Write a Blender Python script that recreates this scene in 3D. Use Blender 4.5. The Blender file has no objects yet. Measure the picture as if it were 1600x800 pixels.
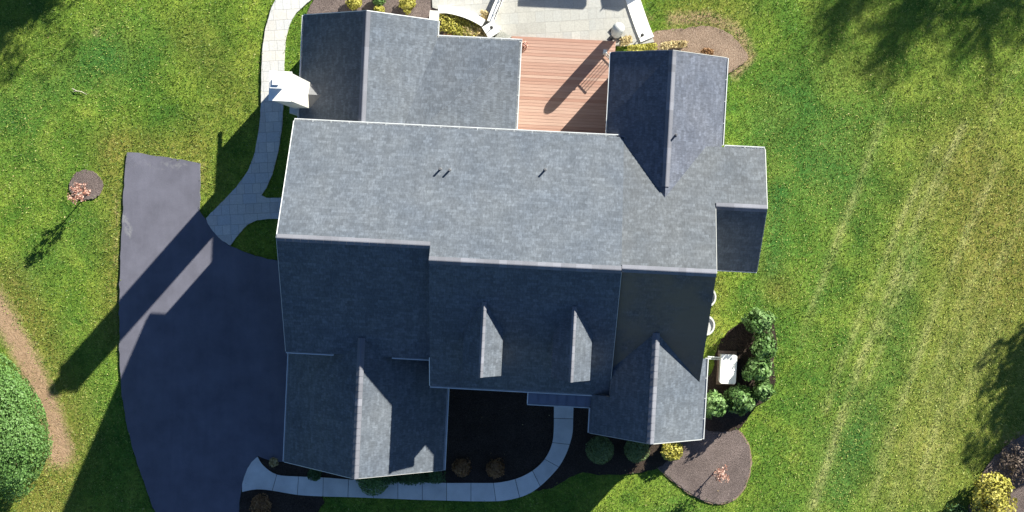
import bpy, bmesh, math, random
import numpy as np
from mathutils import Matrix, Vector, Euler
random.seed(7); rng = np.random.default_rng(11)
SC = bpy.context.scene
COL = SC.collection

# ------------------------------------------------------------------ camera
H = 64.0; F = 2187.3; TA = -.0208; TB = -.0406; TH = .0507      # drone height, focal length, tilt, bearing of the house
cam = bpy.data.cameras.new('camera'); camo = bpy.data.objects.new('camera', cam); COL.objects.link(camo)
cam.sensor_width = 36; cam.lens = F * 36 / 1600; cam.clip_start = .5; cam.clip_end = 2000
camo.matrix_world = Matrix.Translation((0, 0, H)) @ Matrix.Rotation(-TA, 4, 'Y') @ Matrix.Rotation(TB, 4, 'X')
SC.camera = camo
SC.render.resolution_x = 1024; SC.render.resolution_y = 512
# ------------------------------------------------------------------ light
SAZ = .7315; TE = .4912; ELEV = math.atan(TE)
w = bpy.data.worlds.new('World'); SC.world = w; w.use_nodes = True
nt = w.node_tree; sky = nt.nodes.new('ShaderNodeTexSky'); sky.sky_type = 'NISHITA'; sky.sun_disc = False
sky.sun_elevation = ELEV; sky.sun_rotation = SAZ; sky.air_density = 1.0; sky.dust_density = .3; sky.ozone_density = 6.0
nt.links.new(sky.outputs[0], nt.nodes['Background'].inputs[0]); nt.nodes['Background'].inputs[1].default_value = .05
sun = bpy.data.lights.new('sun', 'SUN'); sun.energy = 5.0; sun.angle = math.radians(.5); sun.color = (1, .975, .84)
suno = bpy.data.objects.new('sun', sun); COL.objects.link(suno)
sd = Vector((math.sin(SAZ) * math.cos(ELEV), math.cos(SAZ) * math.cos(ELEV), math.sin(ELEV)))
suno.rotation_euler = sd.to_track_quat('Z', 'Y').to_euler(); suno.location = sd * 60
SC.view_settings.view_transform = 'Standard'; SC.view_settings.look = 'None'
SC.view_settings.exposure = 1.42; SC.view_settings.gamma = 1

# ------------------------------------------------------------------ survey helpers: photo pixel at a known height -> world / house frame
def W(px, py, z=0.0):
    dx = (px - 800) / F; dy = (400 - py) / F; dz = -1.
    y = dy * math.cos(TB) - dz * math.sin(TB); z1 = dy * math.sin(TB) + dz * math.cos(TB)
    x = dx * math.cos(TA) - z1 * math.sin(TA); zz = dx * math.sin(TA) + z1 * math.cos(TA)
    t = (z - H) / zz
    return (x * t, y * t)
def Hs(px, py, z=0.0):
    x, y = W(px, py, z); c, s = math.cos(TH), math.sin(TH)
    return (c * x - s * y, s * x + c * y)
def h2w(u, v):
    c, s = math.cos(TH), math.sin(TH); return (c * u + s * v, -s * u + c * v)

# ------------------------------------------------------------------ node helpers
class NT:
    def __init__(s, name, rough=.8, spec=.3):
        s.m = bpy.data.materials.new(name); s.m.use_nodes = True; s.t = s.m.node_tree
        s.b = s.t.nodes['Principled BSDF']; s.b.inputs['Roughness'].default_value = rough
        s.b.inputs['Specular IOR Level'].default_value = spec
    def n(s, typ, ins={}, **kw):
        nd = s.t.nodes.new('ShaderNode' + typ)
        for k, v in kw.items(): setattr(nd, k, v)
        for k, v in ins.items():
            if isinstance(v, bpy.types.NodeSocket): s.t.links.new(v, nd.inputs[k])
            else: nd.inputs[k].default_value = v
        return nd
    def coord(s, kind='Object'):
        return s.n('TexCoord').outputs[kind]
    def pos(s): return s.n('NewGeometry').outputs['Position']
    def mapping(s, vec, scale=(1, 1, 1), rot=(0, 0, 0), loc=(0, 0, 0)):
        return s.n('Mapping', {'Vector': vec, 'Scale': scale, 'Rotation': rot, 'Location': loc}).outputs[0]
    def noise(s, vec, scale, detail=3, rough=.55, dist=0, dim='3D'):
        return s.n('TexNoise', {'Vector': vec, 'Scale': scale, 'Detail': detail, 'Roughness': rough, 'Distortion': dist}).outputs[0]
    def vor(s, vec, scale, feature='F1', out='Distance', rnd=1):
        return s.n('TexVoronoi', {'Vector': vec, 'Scale': scale, 'Randomness': rnd}, feature=feature).outputs[out]
    def ramp(s, fac, stops):
        nd = s.n('ValToRGB', {'Fac': fac}); cr = nd.color_ramp
        while len(cr.elements) < len(stops): cr.elements.new(.5)
        for e, (p, c) in zip(cr.elements, stops):
            e.position = p; e.color = (c[0], c[1], c[2], 1) if not isinstance(c, (int, float)) else (c, c, c, 1)
        return nd.outputs[0]
    def mix(s, fac, a, b, mode='MIX'):
        nd = s.n('Mix', data_type='RGBA', blend_type=mode)
        for sock, v in ((nd.inputs[0], fac), (nd.inputs[6], a), (nd.inputs[7], b)):
            if isinstance(v, bpy.types.NodeSocket): s.t.links.new(v, sock)
            else: sock.default_value = v if isinstance(v, (int, float)) else (v[0], v[1], v[2], 1)
        return nd.outputs[2]
    def math(s, op, a, b=0.0, clamp=False):
        nd = s.n('Math', operation=op, use_clamp=clamp)
        for i, v in enumerate((a, b)):
            if isinstance(v, bpy.types.NodeSocket): s.t.links.new(v, nd.inputs[i])
            else: nd.inputs[i].default_value = v
        return nd.outputs[0]
    def attr(s, name, out='Fac'): return s.n('Attribute', attribute_name=name).outputs[out]
    def col(s, c):
        if isinstance(c, bpy.types.NodeSocket): s.t.links.new(c, s.b.inputs['Base Color'])
        else: s.b.inputs['Base Color'].default_value = (c[0], c[1], c[2], 1)
    def bump(s, h, dist=.02, strength=1.0):
        nd = s.n('Bump', {'Height': h, 'Distance': dist, 'Strength': strength})
        s.t.links.new(nd.outputs[0], s.b.inputs['Normal'])
    def trans(s, v=.3):
        pass

def m_shingle(name, base, var, brown=0.0, blotch=False, bs=.35):
    k = NT(name, .9, .25)
    uv = k.n('UVMap').outputs[0]
    br = k.n('TexBrick', {'Vector': uv, 'Color1': (1, 1, 1, 1), 'Color2': (.0, .0, .0, 1), 'Mortar': (.1, .1, .1, 1), 'Scale': 1.0,
                          'Mortar Size': .004, 'Mortar Smooth': .3, 'Bias': 0., 'Brick Width': .27, 'Row Height': .14})
    br.offset = .37; br.offset_frequency = 2
    br2 = k.n('TexBrick', {'Vector': k.mapping(uv, loc=(.13, .07, 0)), 'Color1': (1, 1, 1, 1), 'Color2': (.0, .0, .0, 1), 'Mortar': (.5, .5, .5, 1), 'Scale': 1.0,
                           'Mortar Size': .0, 'Brick Width': .6, 'Row Height': .28})
    n1 = k.noise(uv, .55, 4); n2 = k.noise(uv, 9, 3); n3 = k.noise(uv, 55, 2); n4 = k.noise(k.mapping(uv, (3.2, .35, 1)), 1, 3)
    n5 = k.noise(k.mapping(uv, (13, 5, 1)), 1, 4, .65, .8)
    tone = k.math('ADD', k.math('MULTIPLY', br.outputs[0], .13), k.math('MULTIPLY', n5, .52))
    tone = k.math('ADD', tone, k.math('MULTIPLY', br2.outputs[0], .02))
    tone = k.math('ADD', tone, k.math('MULTIPLY', n2, .22))
    tone = k.math('ADD', tone, k.math('MULTIPLY', n3, .22))
    b = np.array(base)
    c = k.ramp(tone, [(.36, b * (1 - var * 1.6)), (.52, b), (.61, b * (1 + var * 1.3)), (.69, b * (1 + var * 3.2))])
    big = k.ramp(n1, [(.3, (.88, .9, .93)), (.7, (1.1, 1.07, 1.03))])
    st = k.ramp(n4, [(.35, .93), (.65, 1.06)])
    c = k.mix(1.0, c, big, 'MULTIPLY'); c = k.mix(1.0, c, st, 'MULTIPLY')
    c = k.mix(k.math('MULTIPLY', br.outputs['Fac'], .4), c, tuple(b * .45))
    if brown: c = k.mix(brown, c, (.085, .075, .065))
    if blotch: c = k.mix(k.ramp(k.noise(uv, .5, 5, .6), [(.34, 0.), (.56, .9)]), c, (.175, .138, .100))
    k.col(c)
    # every course rises towards its lower edge
    sep = k.n('SeparateXYZ', {'Vector': uv}); saw = k.math('FRACT', k.math('DIVIDE', sep.outputs[1], .14))
    hh = k.math('ADD', k.math('MULTIPLY', k.math('SUBTRACT', 1.0, saw), .5), k.math('MULTIPLY', br.outputs[0], .3))
    hh = k.math('ADD', hh, k.math('MULTIPLY', n3, .25))
    k.bump(hh, .010, bs)
    return k.m
def m_simple(name, c, rough=.7, var=.12, scale=6, bump=0.0, spec=.3, metal=0.0, bscale=30):
    k = NT(name, rough, spec); p = k.coord('Object')
    c = np.array(c); n = k.noise(p, scale, 4)
    k.col(k.ramp(n, [(.3, c * (1 - var)), (.7, np.minimum(c * (1 + var), 1))]))
    k.b.inputs['Metallic'].default_value = metal
    if bump: k.bump(k.noise(p, bscale, 3), bump)
    return k.m
def m_cap(name, base):
    k = NT(name, .85, .3); p = k.coord('Object'); t = k.attr('tone')
    b = np.array(base); c = k.ramp(t, [(0, b * .72), (.6, b * 1.05), (1, b * 1.45)])
    c = k.mix(.35, c, k.ramp(k.noise(p, 40, 3), [(.3, b * .7), (.7, b * 1.3)])); k.col(c)
    k.bump(k.noise(p, 90, 2), .004); return k.m

M = {}
M['shingle'] = m_shingle('charcoal_shingles', (.0865, .0985, .121), .19)
M['shingle_warm'] = m_shingle('weathered_charcoal_shingles', (.0885, .0985, .116), .20, .10)
M['shingle_brown'] = m_shingle('browned_charcoal_shingles', (.108, .100, .100), .22, .0, True)
M['shingle_ribbed'] = m_shingle('coarse_course_shingles', (.086, .0945, .124), .2, 0, False, .5)
M['cap'] = m_cap('ridge_cap_shingles', (.150, .152, .180))
M['trim'] = m_simple('white_trim', (.62, .63, .64), .5, .07, 3)
M['gutter'] = m_simple('white_gutter_metal', (.60, .61, .62), .4, .10, 2.5, spec=.5)
M['flash'] = m_simple('dark_flashing', (.05, .05, .055), .5, .2, 8)
M['glass'] = NT('window_glass', .06, .6).m; M['glass'].node_tree.nodes['Principled BSDF'].inputs['Base Color'].default_value = (.02, .03, .04, 1)
def m_siding():
    k = NT('lap_siding', .7, .3); p = k.coord('Object'); sep = k.n('SeparateXYZ', {'Vector': p})
    saw = k.math('FRACT', k.math('DIVIDE', sep.outputs[2], .16))
    k.col(k.mix(k.noise(p, 1.5, 3), (.50, .49, .46), (.56, .55, .52))); k.bump(k.math('SUBTRACT', 1.0, saw), .012, .8); return k.m
M['siding'] = m_siding()
M['stucco'] = m_simple('cream_chimney_stucco', (.55, .53, .50), .85, .05, 5, .006, bscale=60)
M['door'] = m_simple('painted_door', (.55, .56, .56), .5, .05)

def m_lawn():
    k = NT('lawn_turf', .95, .12); p = k.pos()
    n0 = k.noise(p, .16, 4); n1 = k.noise(p, .65, 5, .6, .6); n2 = k.noise(p, 3.0, 6, .72, .8); n3 = k.noise(p, 8.5, 5, .8, .7); n4 = k.noise(p, 36, 2, .7)
    t = k.math('ADD', k.math('MULTIPLY', n0, .25), k.math('MULTIPLY', n1, .45)); t = k.math('ADD', t, k.math('MULTIPLY', n2, .22))
    c = k.ramp(t, [(.36, (.054, .130, .018)), (.45, (.112, .192, .024)), (.52, (.178, .250, .034)), (.60, (.24, .280, .044)), (.72, (.29, .29, .08))])
    fine = k.ramp(k.math('ADD', k.math('MULTIPLY', n3, .6), k.math('MULTIPLY', n4, .4)), [(.38, .52), (.5, .98), (.60, 1.5)])
    dry = k.attr('dry'); bare = k.attr('bare'); cool = k.attr('cool')
    dn = k.math('MULTIPLY', dry, k.ramp(n2, [(.25, .55), (.7, 1.0)]))
    c = k.mix(dn, c, k.ramp(n2, [(.3, (.115, .120, .022)), (.5, (.185, .165, .036)), (.7, (.26, .215, .07))]))
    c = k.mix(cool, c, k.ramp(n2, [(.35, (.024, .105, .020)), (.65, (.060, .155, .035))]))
    # mowing streaks: pale clippings dragged along the mowing direction
    rp = k.mapping(p, rot=(0, 0, math.radians(24)))
    st = k.noise(k.mapping(rp, (1.3, .05, 1)), 1.0, 4, .62, .35)
    st2 = k.noise(k.mapping(rp, (4.2, .22, 1)), 1.0, 4, .62, .3)
    sm = k.math('MULTIPLY', k.attr('streak'), k.ramp(k.math('ADD', k.math('MULTIPLY', st2, .55), k.math('MULTIPLY', n3, .45)), [(.36, .15), (.58, 1.)]))
    sm = k.math('MULTIPLY', sm, k.ramp(n1, [(.35, .25), (.6, 1.)]))
    c = k.mix(k.math('MULTIPLY', sm, .85), c, (.34, .335, .14))
    bn = k.math('ADD', bare, k.math('MULTIPLY', k.math('SUBTRACT', n2, .5), 1.1)); bn = k.math('ADD', bn, k.math('MULTIPLY', k.math('SUBTRACT', n3, .5), .6))
    bf = k.ramp(bn, [(.22, 0.), (.95, 1.)])
    soil = k.ramp(n3, [(.3, (.29, .185, .115)), (.55, (.34, .225, .145)), (.75, (.40, .29, .19))])
    c = k.mix(bf, c, soil)
    c = k.mix(k.math('SUBTRACT', 1.0, k.math('MULTIPLY', bf, .75)), c, k.mix(1.0, c, fine, 'MULTIPLY'))
    # pale seed heads and clippings
    v = k.vor(p, 1.6); fl = k.math('LESS_THAN', v, .035); c = k.mix(k.math('MULTIPLY', fl, .7), c, (.42, .42, .26))
    k.col(c)
    hgt = k.math('ADD', k.math('MULTIPLY', n3, .7), k.math('MULTIPLY', n4, .5)); hgt = k.math('ADD', hgt, k.math('MULTIPLY', n2, 1.2))
    k.bump(hgt, .07, .75); return k.m
M['lawn'] = m_lawn()
def m_mulch(name, a, b, c_):
    k = NT(name, .95, .1); p = k.pos()
    n = k.noise(p, 22, 4, .7, 1.0); n1 = k.noise(p, 1.1, 4); v = k.noise(p, 48, 3, .7)
    c = k.ramp(k.math('ADD', k.math('MULTIPLY', n, .6), k.math('MULTIPLY', v, .5)), [(.42, a), (.55, b), (.68, c_)])
    c = k.mix(1.0, c, k.ramp(n1, [(.3, .78), (.7, 1.18)]), 'MULTIPLY'); k.col(c)
    k.bump(k.math('ADD', n, v), .035, 1.0); return k.m
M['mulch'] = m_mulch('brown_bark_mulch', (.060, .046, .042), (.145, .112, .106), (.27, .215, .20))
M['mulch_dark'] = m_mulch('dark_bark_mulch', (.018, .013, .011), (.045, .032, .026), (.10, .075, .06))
M['mulch_pale'] = m_mulch('pale_weathered_mulch', (.11, .07, .05), (.25, .175, .13), (.42, .32, .25))
def m_asphalt():
    k = NT('driveway_asphalt', .9, .2); p = k.pos()
    n = k.noise(p, 60, 3, .7); n1 = k.noise(p, .8, 5, .6); n2 = k.noise(k.mapping(p, (3, .25, 1), (0, 0, .15)), 1.3, 4)
    c = k.ramp(n, [(.3, (.108, .106, .136)), (.7, (.142, .139, .178))])
    c = k.mix(1.0, c, k.ramp(n1, [(.3, .82), (.7, 1.14)]), 'MULTIPLY'); c = k.mix(1.0, c, k.ramp(n2, [(.35, .96), (.7, 1.03)]), 'MULTIPLY')
    sc = k.attr('scuff'); s2 = k.ramp(k.math('MULTIPLY', sc, k.ramp(k.noise(p, 6, 4, .7), [(.35, .3), (.6, 1.)])), [(.25, 0.), (.8, 1.)])
    c = k.mix(k.math('MULTIPLY', s2, .75), c, (.30, .30, .30)); k.col(c); k.bump(n, .006, .6); return k.m
M['asphalt'] = m_asphalt()
def m_concrete(name, col):
    k = NT(name, .85, .25); p = k.pos(); c = np.array(col); t = k.attr('tone')
    n = k.noise(p, 1.3, 5, .6); n2 = k.noise(p, 30, 3)
    cc = k.ramp(n, [(.3, c * .86), (.7, c * 1.1)]); cc = k.mix(1.0, cc, k.ramp(t, [(0, .9), (1, 1.08)]), 'MULTIPLY')
    cc = k.mix(1.0, cc, k.ramp(n2, [(.3, .92), (.7, 1.06)]), 'MULTIPLY'); k.col(cc); k.bump(n2, .003); return k.m
M['concrete'] = m_concrete('sidewalk_concrete', (.66, .64, .62))
def m_pavers(name, cols, gap, rot, bw, rh, joint=.55):
    k = NT(name, .85, .25); p = k.mapping(k.pos(), rot=(0, 0, rot))
    b1 = k.n('TexBrick', {'Vector': p, 'Color1': (0, 0, 0, 1), 'Color2': (1, 1, 1, 1), 'Mortar': (.5, .5, .5, 1), 'Scale': 1., 'Mortar Size': gap, 'Mortar Smooth': .2, 'Brick Width': bw, 'Row Height': rh})
    b1.squash = .6; b1.squash_frequency = 2; b1.offset = .4
    b2 = k.n('TexBrick', {'Vector': k.mapping(p, loc=(.11, .05, 0)), 'Color1': (0, 0, 0, 1), 'Color2': (1, 1, 1, 1), 'Mortar': (.5, .5, .5, 1), 'Scale': 1., 'Mortar Size': .0, 'Brick Width': bw * 2.3, 'Row Height': rh * 2})
    t = k.math('ADD', k.math('MULTIPLY', b1.outputs[0], .75), k.math('MULTIPLY', b2.outputs[0], .25))
    c = k.ramp(t, [(i / (len(cols) - 1), q) for i, q in enumerate(cols)])
    c = k.mix(1.0, c, k.ramp(k.noise(p, 18, 4), [(.3, .88), (.7, 1.1)]), 'MULTIPLY')
    mj = tuple(np.array(cols[0]) * joint); c = k.mix(k.math('MULTIPLY', b1.outputs['Fac'], .6), c, mj); k.col(c)
    k.bump(k.math('SUBTRACT', 1.0, b1.outputs['Fac']), .008, .8); return k.m
M['paver'] = m_pavers('grey_pavers', [(.43, .41, .40), (.54, .51, .48), (.47, .47, .48), (.62, .58, .54)], .010, -.05, .62, .46)
M['patio'] = m_pavers('cream_patio_pavers', [(.33, .32, .30), (.40, .385, .36), (.365, .36, .35), (.45, .435, .41)], .008, -.06, .66, .5, .85)
M['stone'] = m_simple('pale_cast_stone', (.80, .78, .76), .8, .05, 6, .004)
def m_deck():
    k = NT('redwood_deck_boards', .7, .3); p = k.coord('Object'); t = k.attr('tone')
    n = k.noise(k.mapping(p, (1.2, 30, 30)), 1, 4); c = k.ramp(t, [(0, (.35, .195, .15)), (.5, (.40, .245, .195)), (1, (.44, .29, .235))])
    c = k.mix(1.0, c, k.ramp(n, [(.3, .85), (.7, 1.12)]), 'MULTIPLY'); k.col(c); k.bump(n, .003); return k.m
M['deck'] = m_deck()
M['wood_dark'] = m_simple('stained_deck_trim', (.20, .085, .06), .7, .15, 8)
M['black'] = m_simple('black_metal', (.015, .015, .017), .45, .2, 8, spec=.5)
M['flashing_grey'] = m_simple('grey_sheet_flashing', (.16, .16, .17), .6, .1, 10)
M['pipe'] = m_simple('vent_pipe_metal', (.13, .13, .14), .4, .15, 20, spec=.6)
M['bark'] = m_simple('tree_bark', (.14, .10, .075), .9, .3, 12, .02)
M['bark_pale'] = m_simple('pale_twig_bark', (.50, .42, .38), .8, .2, 12)
M['fabric'] = m_simple('grey_umbrella_cover', (.50, .50, .50), .9, .08, 5)
M['fabric_tan'] = m_simple('tan_canopy_cloth', (.45, .38, .28), .9, .08, 5)
M['metalroof'] = m_simple('standing_seam_metal', (.12, .135, .19), .45, .07, 3, spec=.5)
M['cabinet'] = m_simple('white_cabinet_paint', (.82, .82, .82), .5, .04, 3, spec=.4)
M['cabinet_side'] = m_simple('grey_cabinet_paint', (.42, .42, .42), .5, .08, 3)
M['padwood'] = m_simple('brown_timber_pad', (.20, .14, .11), .85, .2, 8)
M['grey_speck'] = m_mulch('speckled_grey', (.22, .22, .20), (.36, .36, .33), (.50, .50, .47))
def m_leaf(name, a, b, c_, sat=0):
    k = NT(name, .55, .35); t = k.attr('tone')
    k.col(k.ramp(t, [(0, a), (.5, b), (1, c_)]))
    k.b.inputs['Transmission Weight'].default_value = 0
    k.b.inputs['Subsurface Weight'].default_value = 0
    tr = k.n('BsdfTranslucent'); mixs = k.n('MixShader', {0: .22}); k.t.links.new(k.ramp(t, [(0, a), (1, c_)]), tr.inputs[0])
    out = k.t.nodes['Material Output']; k.t.links.new(k.b.outputs[0], mixs.inputs[1]); k.t.links.new(tr.outputs[0], mixs.inputs[2]); k.t.links.new(mixs.outputs[0], out.inputs[0])
    return k.m
M['leaf_green'] = m_leaf('glossy_green_leaves', (.035, .095, .020), (.095, .19, .045), (.21, .32, .12))
M['leaf_tree'] = m_leaf('mid_green_leaves', (.045, .11, .025), (.085, .18, .04), (.16, .28, .08))
M['leaf_yellow'] = m_leaf('yellow_green_leaves', (.16, .17, .02), (.34, .32, .05), (.55, .48, .12))
M['leaf_box'] = m_leaf('clipped_box_leaves', (.09, .14, .05), (.15, .21, .08), (.22, .28, .12))
M['leaf_dark'] = m_leaf('dark_green_leaves', (.025, .065, .02), (.045, .10, .03), (.08, .15, .05))
M['leaf_brown'] = m_leaf('russet_brown_leaves', (.12, .06, .025), (.24, .12, .05), (.36, .20, .09))
M['leaf_twig'] = m_leaf('dull_brown_twigs', (.05, .035, .028), (.11, .08, .065), (.20, .15, .12))
M['leaf_red'] = m_leaf('pinkish_red_leaves', (.26, .09, .06), (.46, .24, .18), (.66, .46, .40))
M['leaf_straw'] = m_leaf('straw_coloured_leaves', (.22, .15, .07), (.40, .30, .14), (.58, .48, .26))
M['blade'] = m_leaf('grass_blades', (.042, .118, .018), (.168, .250, .036), (.46, .46, .14))

# ------------------------------------------------------------------ mesh helpers
def link(o, parent=None):
    COL.objects.link(o)
    if parent: o.parent = parent
    return o
def tag(o, label=None, cat=None, group=None, kind=None):
    if label: o['label'] = label
    if cat: o['category'] = cat
    if group: o['group'] = group
    if kind: o['kind'] = kind
    return o
def empty(name, loc=(0, 0, 0), rz=0, label=None, cat=None, group=None):
    o = bpy.data.objects.new(name, None); o.empty_display_size = .3; o.location = loc; o.rotation_euler = (0, 0, rz); COL.objects.link(o)
    return tag(o, label, cat, group)
class MB:
    def __init__(s): s.v = []; s.f = []; s.mi = []; s.uv = []; s.tone = []
    def face(s, pts, mi=0, uv=None, tone=.5):
        b = len(s.v); s.v += [tuple(p) for p in pts]; s.f.append(tuple(range(b, b + len(pts)))); s.mi.append(mi)
        s.uv += list(uv) if uv is not None else [(p[0], p[1]) for p in pts]; s.tone += [tone] * len(pts)
    def box(s, x0, x1, y0, y1, z0, z1, mi=0, tone=.5, rot=0, at=None):
        c = [(x0, y0), (x1, y0), (x1, y1), (x0, y1)]
        s.prism(c, z0, z1, mi, tone, rot, at)
    def prism(s, poly, z0, z1, mi=0, tone=.5, rot=0, at=None, side=None):
        if area(poly) < 0: poly = poly[::-1]
        if rot or at:
            cx, cy = at or (0, 0); c, q = math.cos(rot), math.sin(rot)
            poly = [(cx + c * x - q * y, cy + q * x + c * y) for x, y in poly]
        s.face([(x, y, z1) for x, y in poly], mi, tone=tone)
        s.face([(x, y, z0) for x, y in poly[::-1]], mi, tone=tone)
        n = len(poly); sm = mi if side is None else side
        for i in range(n):
            a, b = poly[i], poly[(i + 1) % n]
            s.face([(a[0], a[1], z0), (b[0], b[1], z0), (b[0], b[1], z1), (a[0], a[1], z1)], sm, [(0, z0), (1, z0), (1, z1), (0, z1)], tone)
    def slab(s, poly, zf, t, mi=0, side=1, uvf=None, tone=.5):
        if area(poly) < 0: poly = poly[::-1]
        top = [(x, y, zf(x, y)) for x, y in poly]
        s.face(top, mi, [uvf(*q) for q in poly] if uvf else None, tone)
        s.face([(x, y, z - t) for x, y, z in top[::-1]], side, tone=tone)
        n = len(top)
        for i in range(n):
            a, b = top[i], top[(i + 1) % n]
            s.face([(a[0], a[1], a[2] - t), (b[0], b[1], b[2] - t), b, a], side, tone=tone)
    def tube(s, pts, rad, mi=0, n=8, tone=.5, capends=True):
        pts = [Vector(p) for p in pts]
        if isinstance(rad, (int, float)): rad = [rad] * len(pts)
        rings = []
        for i, p in enumerate(pts):
            d = (pts[min(i + 1, len(pts) - 1)] - pts[max(i - 1, 0)]).normalized()
            a = d.orthogonal().normalized() if abs(d.z) < .9 else Vector((1, 0, 0)); a = (a - d * a.dot(d)).normalized(); b = d.cross(a)
            rings.append([p + (a * math.cos(t) + b * math.sin(t)) * rad[i] for t in [2 * math.pi * k / n for k in range(n)]])
        for i in range(len(rings) - 1):
            for k in range(n):
                q = (k + 1) % n; s.face([rings[i][k], rings[i][q], rings[i + 1][q], rings[i + 1][k]], mi, tone=tone)
        if capends: s.face(rings[0][::-1], mi, tone=tone); s.face(rings[-1], mi, tone=tone)
    def lathe(s, prof, at=(0, 0, 0), mi=0, n=20, tone=.5):
        R = [[(at[0] + r * math.cos(2 * math.pi * k / n), at[1] + r * math.sin(2 * math.pi * k / n), at[2] + z) for k in range(n)] for r, z in prof]
        for i in range(len(R) - 1):
            for k in range(n):
                q = (k + 1) % n; s.face([R[i][k], R[i][q], R[i + 1][q], R[i + 1][k]], mi, tone=tone)
        s.face(R[-1], mi, tone=tone); s.face(R[0][::-1], mi, tone=tone)
    def build(s, name, mats, parent=None, smooth=False, weld=False, loc=None):
        me = bpy.data.meshes.new(name); me.from_pydata(s.v, [], s.f)
        if not isinstance(mats, (list, tuple)): mats = [mats]
        for m in mats: me.materials.append(m)
        me.polygons.foreach_set('material_index', s.mi)
        uv = me.uv_layers.new(name='UVMap'); uv.data.foreach_set('uv', np.array(s.uv, dtype=np.float32).ravel())
        a = me.attributes.new('tone', 'FLOAT', 'CORNER'); a.data.foreach_set('value', np.array(s.tone, dtype=np.float32))
        if weld:
            bm = bmesh.new(); bm.from_mesh(me); bmesh.ops.remove_doubles(bm, verts=bm.verts, dist=.0005); bm.to_mesh(me); bm.free()
        if smooth: me.shade_smooth()
        o = bpy.data.objects.new(name, me)
        if loc: o.location = loc
        return link(o, parent)
def area(p): return .5 * sum(p[i][0] * p[(i + 1) % len(p)][1] - p[(i + 1) % len(p)][0] * p[i][1] for i in range(len(p)))
def chaikin(p, k=2, closed=True):
    p = [tuple(q) for q in p]
    for _ in range(k):
        r = []; n = len(p)
        for i in range(n if closed else n - 1):
            a, b = p[i], p[(i + 1) % n]; r += [(a[0] * .75 + b[0] * .25, a[1] * .75 + b[1] * .25), (a[0] * .25 + b[0] * .75, a[1] * .25 + b[1] * .75)]
        p = r if closed else [p[0]] + r + [p[-1]]
    return p
def catmull(p, k=5):
    r = []
    for i in range(len(p) - 1):
        p0, p1, p2, p3 = [np.array(p[j], float) for j in (max(i - 1, 0), i, i + 1, min(i + 2, len(p) - 1))]
        for t in np.linspace(0, 1, k, endpoint=False): r.append(tuple(.5 * (2 * p1 + (p2 - p0) * t + (2 * p0 - 5 * p1 + 4 * p2 - p3) * t * t + (3 * p1 - p0 - 3 * p2 + p3) * t ** 3)))
    r.append(tuple(p[-1])); return r
def PX(pts, z=0.): return [W(x, y, z) for x, y in pts]
def inpoly(X, Y, poly):
    r = np.zeros(X.shape, bool); n = len(poly)
    for i in range(n):
        x1, y1 = poly[i]; x2, y2 = poly[(i + 1) % n]
        if y1 == y2: continue
        c = ((y1 > Y) != (y2 > Y)) & (X < (x2 - x1) * (Y - y1) / (y2 - y1) + x1); r ^= c
    return r
def segdist(X, Y, pts):
    d = np.full(X.shape, 1e9)
    for a, b in zip(pts[:-1], pts[1:]):
        a = np.array(a); b = np.array(b); ab = b - a; t = np.clip(((X - a[0]) * ab[0] + (Y - a[1]) * ab[1]) / (ab @ ab + 1e-9), 0, 1)
        d = np.minimum(d, np.hypot(X - a[0] - t * ab[0], Y - a[1] - t * ab[1]))
    return d

# ------------------------------------------------------------------ ground outlines (photo survey)
drive = [(199, 237), (256, 245), (313, 255), (312.5, 300), (312, 330), (323, 345), (333, 361), (345, 374), (360, 384), (390, 397), (437, 408), (470, 430), (470, 715),
         (430, 722), (412, 716), (403, 712), (392, 724), (384, 742), (379, 757), (377, 770), (374, 785), (372, 850), (275, 860), (262, 838), (243, 800), (225, 752), (209, 705),
         (197, 655), (189, 600), (187, 545), (187, 480), (189, 400), (193, 300)]
drive_w = PX(drive)
pathL = [(450, -40), (436, -10), (424, 14), (415, 45), (410, 80), (409, 120), (408.5, 160), (406, 195), (402, 220), (397, 243), (388, 267), (370, 292), (348, 315), (322, 341),
         (325, 349), (333, 361), (345, 374), (360, 384), (366, 376), (375, 364), (387, 351), (402, 344), (420, 342), (480, 343), (480, 309), (417, 309), (409, 305), (417, 293), (426, 272), (435, 238), (441, 200),
         (443, 160), (444, 110), (445, 80), (447, 60), (452, 40), (462, 22), (480, 5), (500, -12), (530, -40)]
path_w = PX(pathL)
LOTS = {}
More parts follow.
